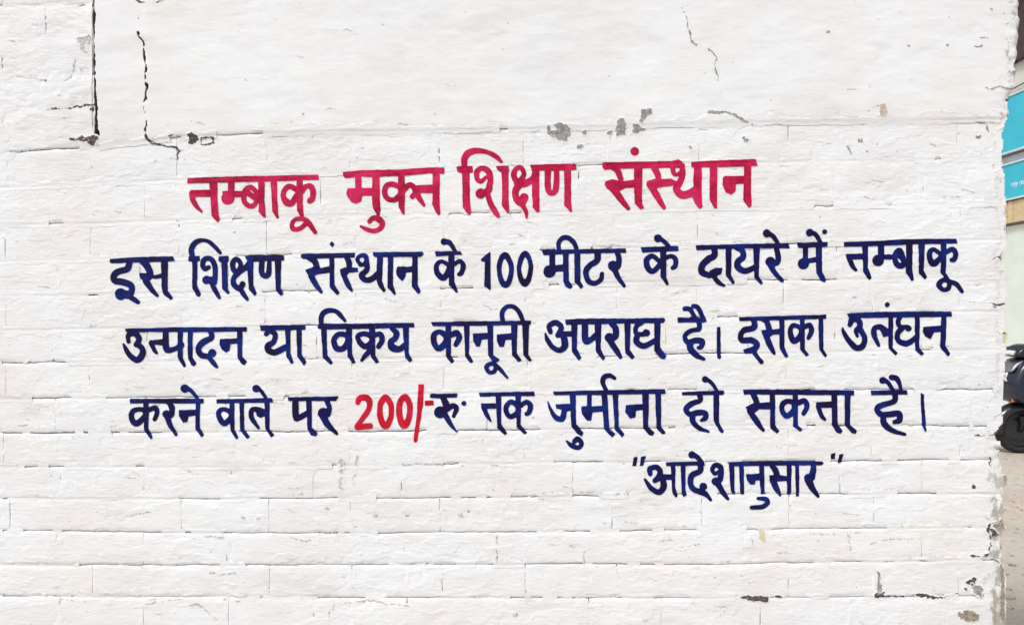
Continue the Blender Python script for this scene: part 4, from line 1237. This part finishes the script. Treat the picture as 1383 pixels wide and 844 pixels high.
# cable along the shop wall
bmw = bmesh.new()
prev = None
cwv, cwf = [], []
for i in range(41):
    t = i / 40
    yy = Y0 + 0.2 + t * (Y1 - Y0 - 0.4)
    zz = 4.62 - 0.10 * math.sin(t * math.pi * 3) ** 2
    for q in range(6):
        a = q / 6 * 2 * math.pi
        cwv.append((XB - 0.03 + 0.008 * math.cos(a), yy, zz + 0.008 * math.sin(a)))
for i in range(40):
    for q in range(6):
        q2 = (q + 1) % 6
        cwf.append([i * 6 + q, i * 6 + q2, i * 6 + 6 + q2, i * 6 + 6 + q])
bmw.free()
mk('cable', cwv, cwf, MB['wire'], shop)

# ------------------------------------------------------------------ scooter parked across the lane, front towards the wall (-X)
MS = {
    'paint': make_plain('black_scooter_paint', (0.010, 0.011, 0.016), 0.18, 0.1, 10, 0.0, spec=0.6),
    'navy': make_plain('dark_blue_scooter_paint', (0.012, 0.016, 0.035), 0.22, 0.1, 10, 0.0, spec=0.6),
    'rubber': make_plain('tyre_rubber', (0.022, 0.021, 0.021), 0.8, 0.3, 40, 0.4, 0.002),
    'metal': make_plain('dull_metal', (0.42, 0.43, 0.45), 0.35, 0.1, 20, 0.0, metallic=1.0),
    'seat': make_plain('seat_vinyl', (0.014, 0.014, 0.015), 0.55, 0.2, 60, 0.3, 0.001),
    'orange': make_plain('orange_lens', (0.75, 0.16, 0.02), 0.2, 0.05, 20, 0.0),
    'glass': make_plain('lamp_glass', (0.60, 0.62, 0.64), 0.12, 0.05, 20, 0.0),
    'red': make_plain('red_lens', (0.45, 0.01, 0.01), 0.2, 0.05, 20, 0.0),
}
SX, SY = 5.06, 5.40
scoot = empty('scooter', (SX + 0.6, SY, 0), 'black scooter parked on the earth lane before the shop', 'scooter')
def lathe(name, prof, cx, cz, mat, parent, cy=SY, seg=40):
    """prof: (radius, offset along Y) closed loop"""
    v, f = [], []
    n = len(prof)
    for i in range(seg):
        a = 2 * math.pi * i / seg
        for r, o in prof:
            v.append((cx + r * math.cos(a), cy + o, cz + r * math.sin(a)))
    for i in range(seg):
        i2 = (i + 1) % seg
        for q in range(n):
            q2 = (q + 1) % n
            f.append([i * n + q, i * n + q2, i2 * n + q2, i2 * n + q])
    return mk(name, v, f, mat, parent)
def prism(name, prof, hw, mat, parent, bev=0.02, taper=None, cy=SY, sub=1):
    """side profile (x, z) swept across the width, with rounded sides"""
    rows = [(-1, 0.80), (-0.86, 0.95), (-0.4, 1.0), (0.4, 1.0), (0.86, 0.95), (1, 0.80)]
    P = np.array(prof, float)
    c = P.mean(0)
    v, f = [], []
    n = len(P)
    for t, s in rows:
        for p in P:
            q = c + (p - c) * (s if taper is None else 1 - (1 - s) * taper)
            v.append((SX + q[0], cy + t * hw, q[1]))
    for i in range(len(rows) - 1):
        for q in range(n):
            q2 = (q + 1) % n
            f.append([i * n + q, i * n + q2, (i + 1) * n + q2, (i + 1) * n + q])
    f.append(list(range(n))[::-1]); f.append([(len(rows) - 1) * n + q for q in range(n)])
    o = mk(name, v, f, mat, parent)
    bm = bmesh.new(); bm.from_mesh(o.data); bmesh.ops.recalc_face_normals(bm, faces=bm.faces); bm.to_mesh(o.data); bm.free()
    if sub:
        md = o.modifiers.new('round', 'SUBSURF'); md.levels = sub; md.render_levels = 2
    return o
def tube(name, pts, r, mat, parent, seg=10):
    v, f = [], []
    pts = [Vector(p) for p in pts]
    for i, p in enumerate(pts):
        d = (pts[min(i + 1, len(pts) - 1)] - pts[max(i - 1, 0)]).normalized()
        a = d.orthogonal().normalized(); b = d.cross(a)
        if i and (a.dot(pa) < 0):
            a, b = -a, -b
        pa = a
        for q in range(seg):
            t = q / seg * 2 * math.pi
            v.append(p + (a * math.cos(t) + b * math.sin(t)) * r)
    for i in range(len(pts) - 1):
        for q in range(seg):
            q2 = (q + 1) % seg
            f.append([i * seg + q, i * seg + q2, (i + 1) * seg + q2, (i + 1) * seg + q])
    f.append(list(range(seg))); f.append([(len(pts) - 1) * seg + q for q in range(seg)])
    return mk(name, [tuple(p) for p in v], f, mat, parent)
R_W = 0.228
tyre_prof = [(R_W - 0.062, -0.045), (R_W - 0.03, -0.053), (R_W - 0.008, -0.038), (R_W, -0.012), (R_W, 0.012), (R_W - 0.008, 0.038), (R_W - 0.03, 0.053), (R_W - 0.062, 0.045)]
for wx in (0.0, 1.24):
    w = empty('wheel', (0, 0, 0), '', '')
    del w["label"]; del w["category"]
    w.parent = scoot
    w.location = Vector((SX + wx, SY, R_W)) - world_loc(scoot)
    lathe('tyre', tyre_prof, SX + wx, R_W, MS['rubber'], w)
    lathe('rim', [(0.0, -0.03), (0.05, -0.04), (0.13, -0.02), (0.168, -0.043), (0.168, 0.043), (0.13, 0.02), (0.05, 0.04), (0.0, 0.03)], SX + wx, R_W, MS['paint'], w)
# front fender hugging the tyre
fv, ff = [], []
arc = [math.radians(a) for a in range(20, 196, 8)]
sec = [(-0.078, -0.06), (-0.074, -0.015), (-0.045, 0.012), (0, 0.02), (0.045, 0.012), (0.074, -0.015), (0.078, -0.06)]
for a in arc:
    for o, dr in sec:
        r = R_W + 0.03 + dr
        fv.append((SX + r * math.cos(a), SY + o, R_W + r * math.sin(a)))
m_ = len(sec)
for i in range(len(arc) - 1):
    for q in range(m_ - 1):
        ff.append([i * m_ + q, i * m_ + q + 1, (i + 1) * m_ + q + 1, (i + 1) * m_ + q])
fo = mk('front_fender', fv, ff, MS['paint'], scoot)
md = fo.modifiers.new('thick', 'SOLIDIFY'); md.thickness = 0.004
for s in (-1, 1):
    tube('fork', [(SX, SY + s * 0.085, R_W), (SX + 0.05, SY + s * 0.085, 0.42), (SX + 0.09, SY + s * 0.07, 0.60)], 0.018, MS['paint'], scoot)
    o = box('reflector', SX - 0.125, SX - 0.098, SY + s * 0.088 - 0.01, SY + s * 0.088 + 0.01, 0.515, 0.548, MS['orange'], scoot, 0.004)
prism('front_apron', [(-0.10, 0.50), (-0.15, 0.58), (-0.165, 0.70), (-0.12, 0.84), (-0.05, 0.93), (0.05, 0.97), (0.10, 0.93), (0.10, 0.75), (0.15, 0.45), (0.22, 0.30), (0.16, 0.27), (0.05, 0.42), (0.0, 0.50)], 0.20, MS['navy'], scoot)
prism('chrome_band', [(-0.166, 0.815), (-0.11, 0.90), (-0.02, 0.945), (0.0, 0.925), (-0.09, 0.875), (-0.145, 0.80)], 0.13, MS['metal'], scoot)
prism('handlebar_cowl', [(-0.10, 0.955), (-0.09, 1.01), (-0.02, 1.07), (0.08, 1.10), (0.15, 1.06), (0.12, 0.98), (0.02, 0.95)], 0.13, MS['paint'], scoot)
hl = prism('headlight', [(-0.125, 0.975), (-0.118, 1.015), (-0.06, 1.035), (-0.06, 0.965)], 0.075, MS['glass'], scoot)
for s in (-1, 1):
    g = tube('handlebar', [(SX + 0.05, SY + s * 0.11, 1.03), (SX + 0.07, SY + s * 0.22, 1.04), (SX + 0.11, SY + s * 0.34, 1.03)], 0.016, MS['seat'], scoot)
    tube('brake_lever', [(SX + 0.04, SY + s * 0.15, 1.04), (SX + 0.03, SY + s * 0.24, 1.035), (SX + 0.06, SY + s * 0.32, 1.03)], 0.006, MS['metal'], scoot)
prism('floorboard', [(0.12, 0.25), (0.14, 0.31), (0.35, 0.315), (0.66, 0.33), (0.68, 0.26), (0.4, 0.24)], 0.17, MS['seat'], scoot)
prism('rear_body', [(0.56, 0.31), (0.54, 0.50), (0.58, 0.66), (0.75, 0.73), (1.15, 0.75), (1.42, 0.72), (1.50, 0.64), (1.44, 0.54), (1.25, 0.50), (1.05, 0.46), (0.85, 0.34)], 0.18, MS['paint'], scoot)
prism('seat', [(0.56, 0.70), (0.58, 0.77), (0.72, 0.81), (1.0, 0.81), (1.2, 0.85), (1.38, 0.86), (1.42, 0.80), (1.36, 0.75), (0.9, 0.745)], 0.145, MS['seat'], scoot)
tube('grab_rail', [(SX + 1.2, SY - 0.15, 0.76), (SX + 1.45, SY - 0.13, 0.85), (SX + 1.52, SY, 0.87), (SX + 1.45, SY + 0.13, 0.85), (SX + 1.2, SY + 0.15, 0.76)], 0.013, MS['metal'], scoot)
prism('tail_light', [(1.46, 0.60), (1.45, 0.70), (1.51, 0.68), (1.525, 0.62)], 0.08, MS['red'], scoot)
prism('engine_case', [(0.80, 0.24), (0.85, 0.36), (1.1, 0.36), (1.32, 0.30), (1.34, 0.20), (1.2, 0.15), (0.95, 0.17)], 0.05, MS['metal'], scoot, cy=SY + 0.11)
tube('exhaust', [(SX + 0.8, SY - 0.10, 0.22), (SX + 1.1, SY - 0.13, 0.20), (SX + 1.45, SY - 0.15, 0.26)], 0.04, MS['seat'], scoot)
prism('rear_fender', [(1.30, 0.46), (1.44, 0.52), (1.56, 0.34), (1.53, 0.32), (1.42, 0.45)], 0.06, MS['paint'], scoot)
tube('stand_leg', [(SX + 0.78, SY + 0.09, 0.25), (SX + 0.86, SY + 0.17, 0.008)], 0.011, MS['metal'], scoot)
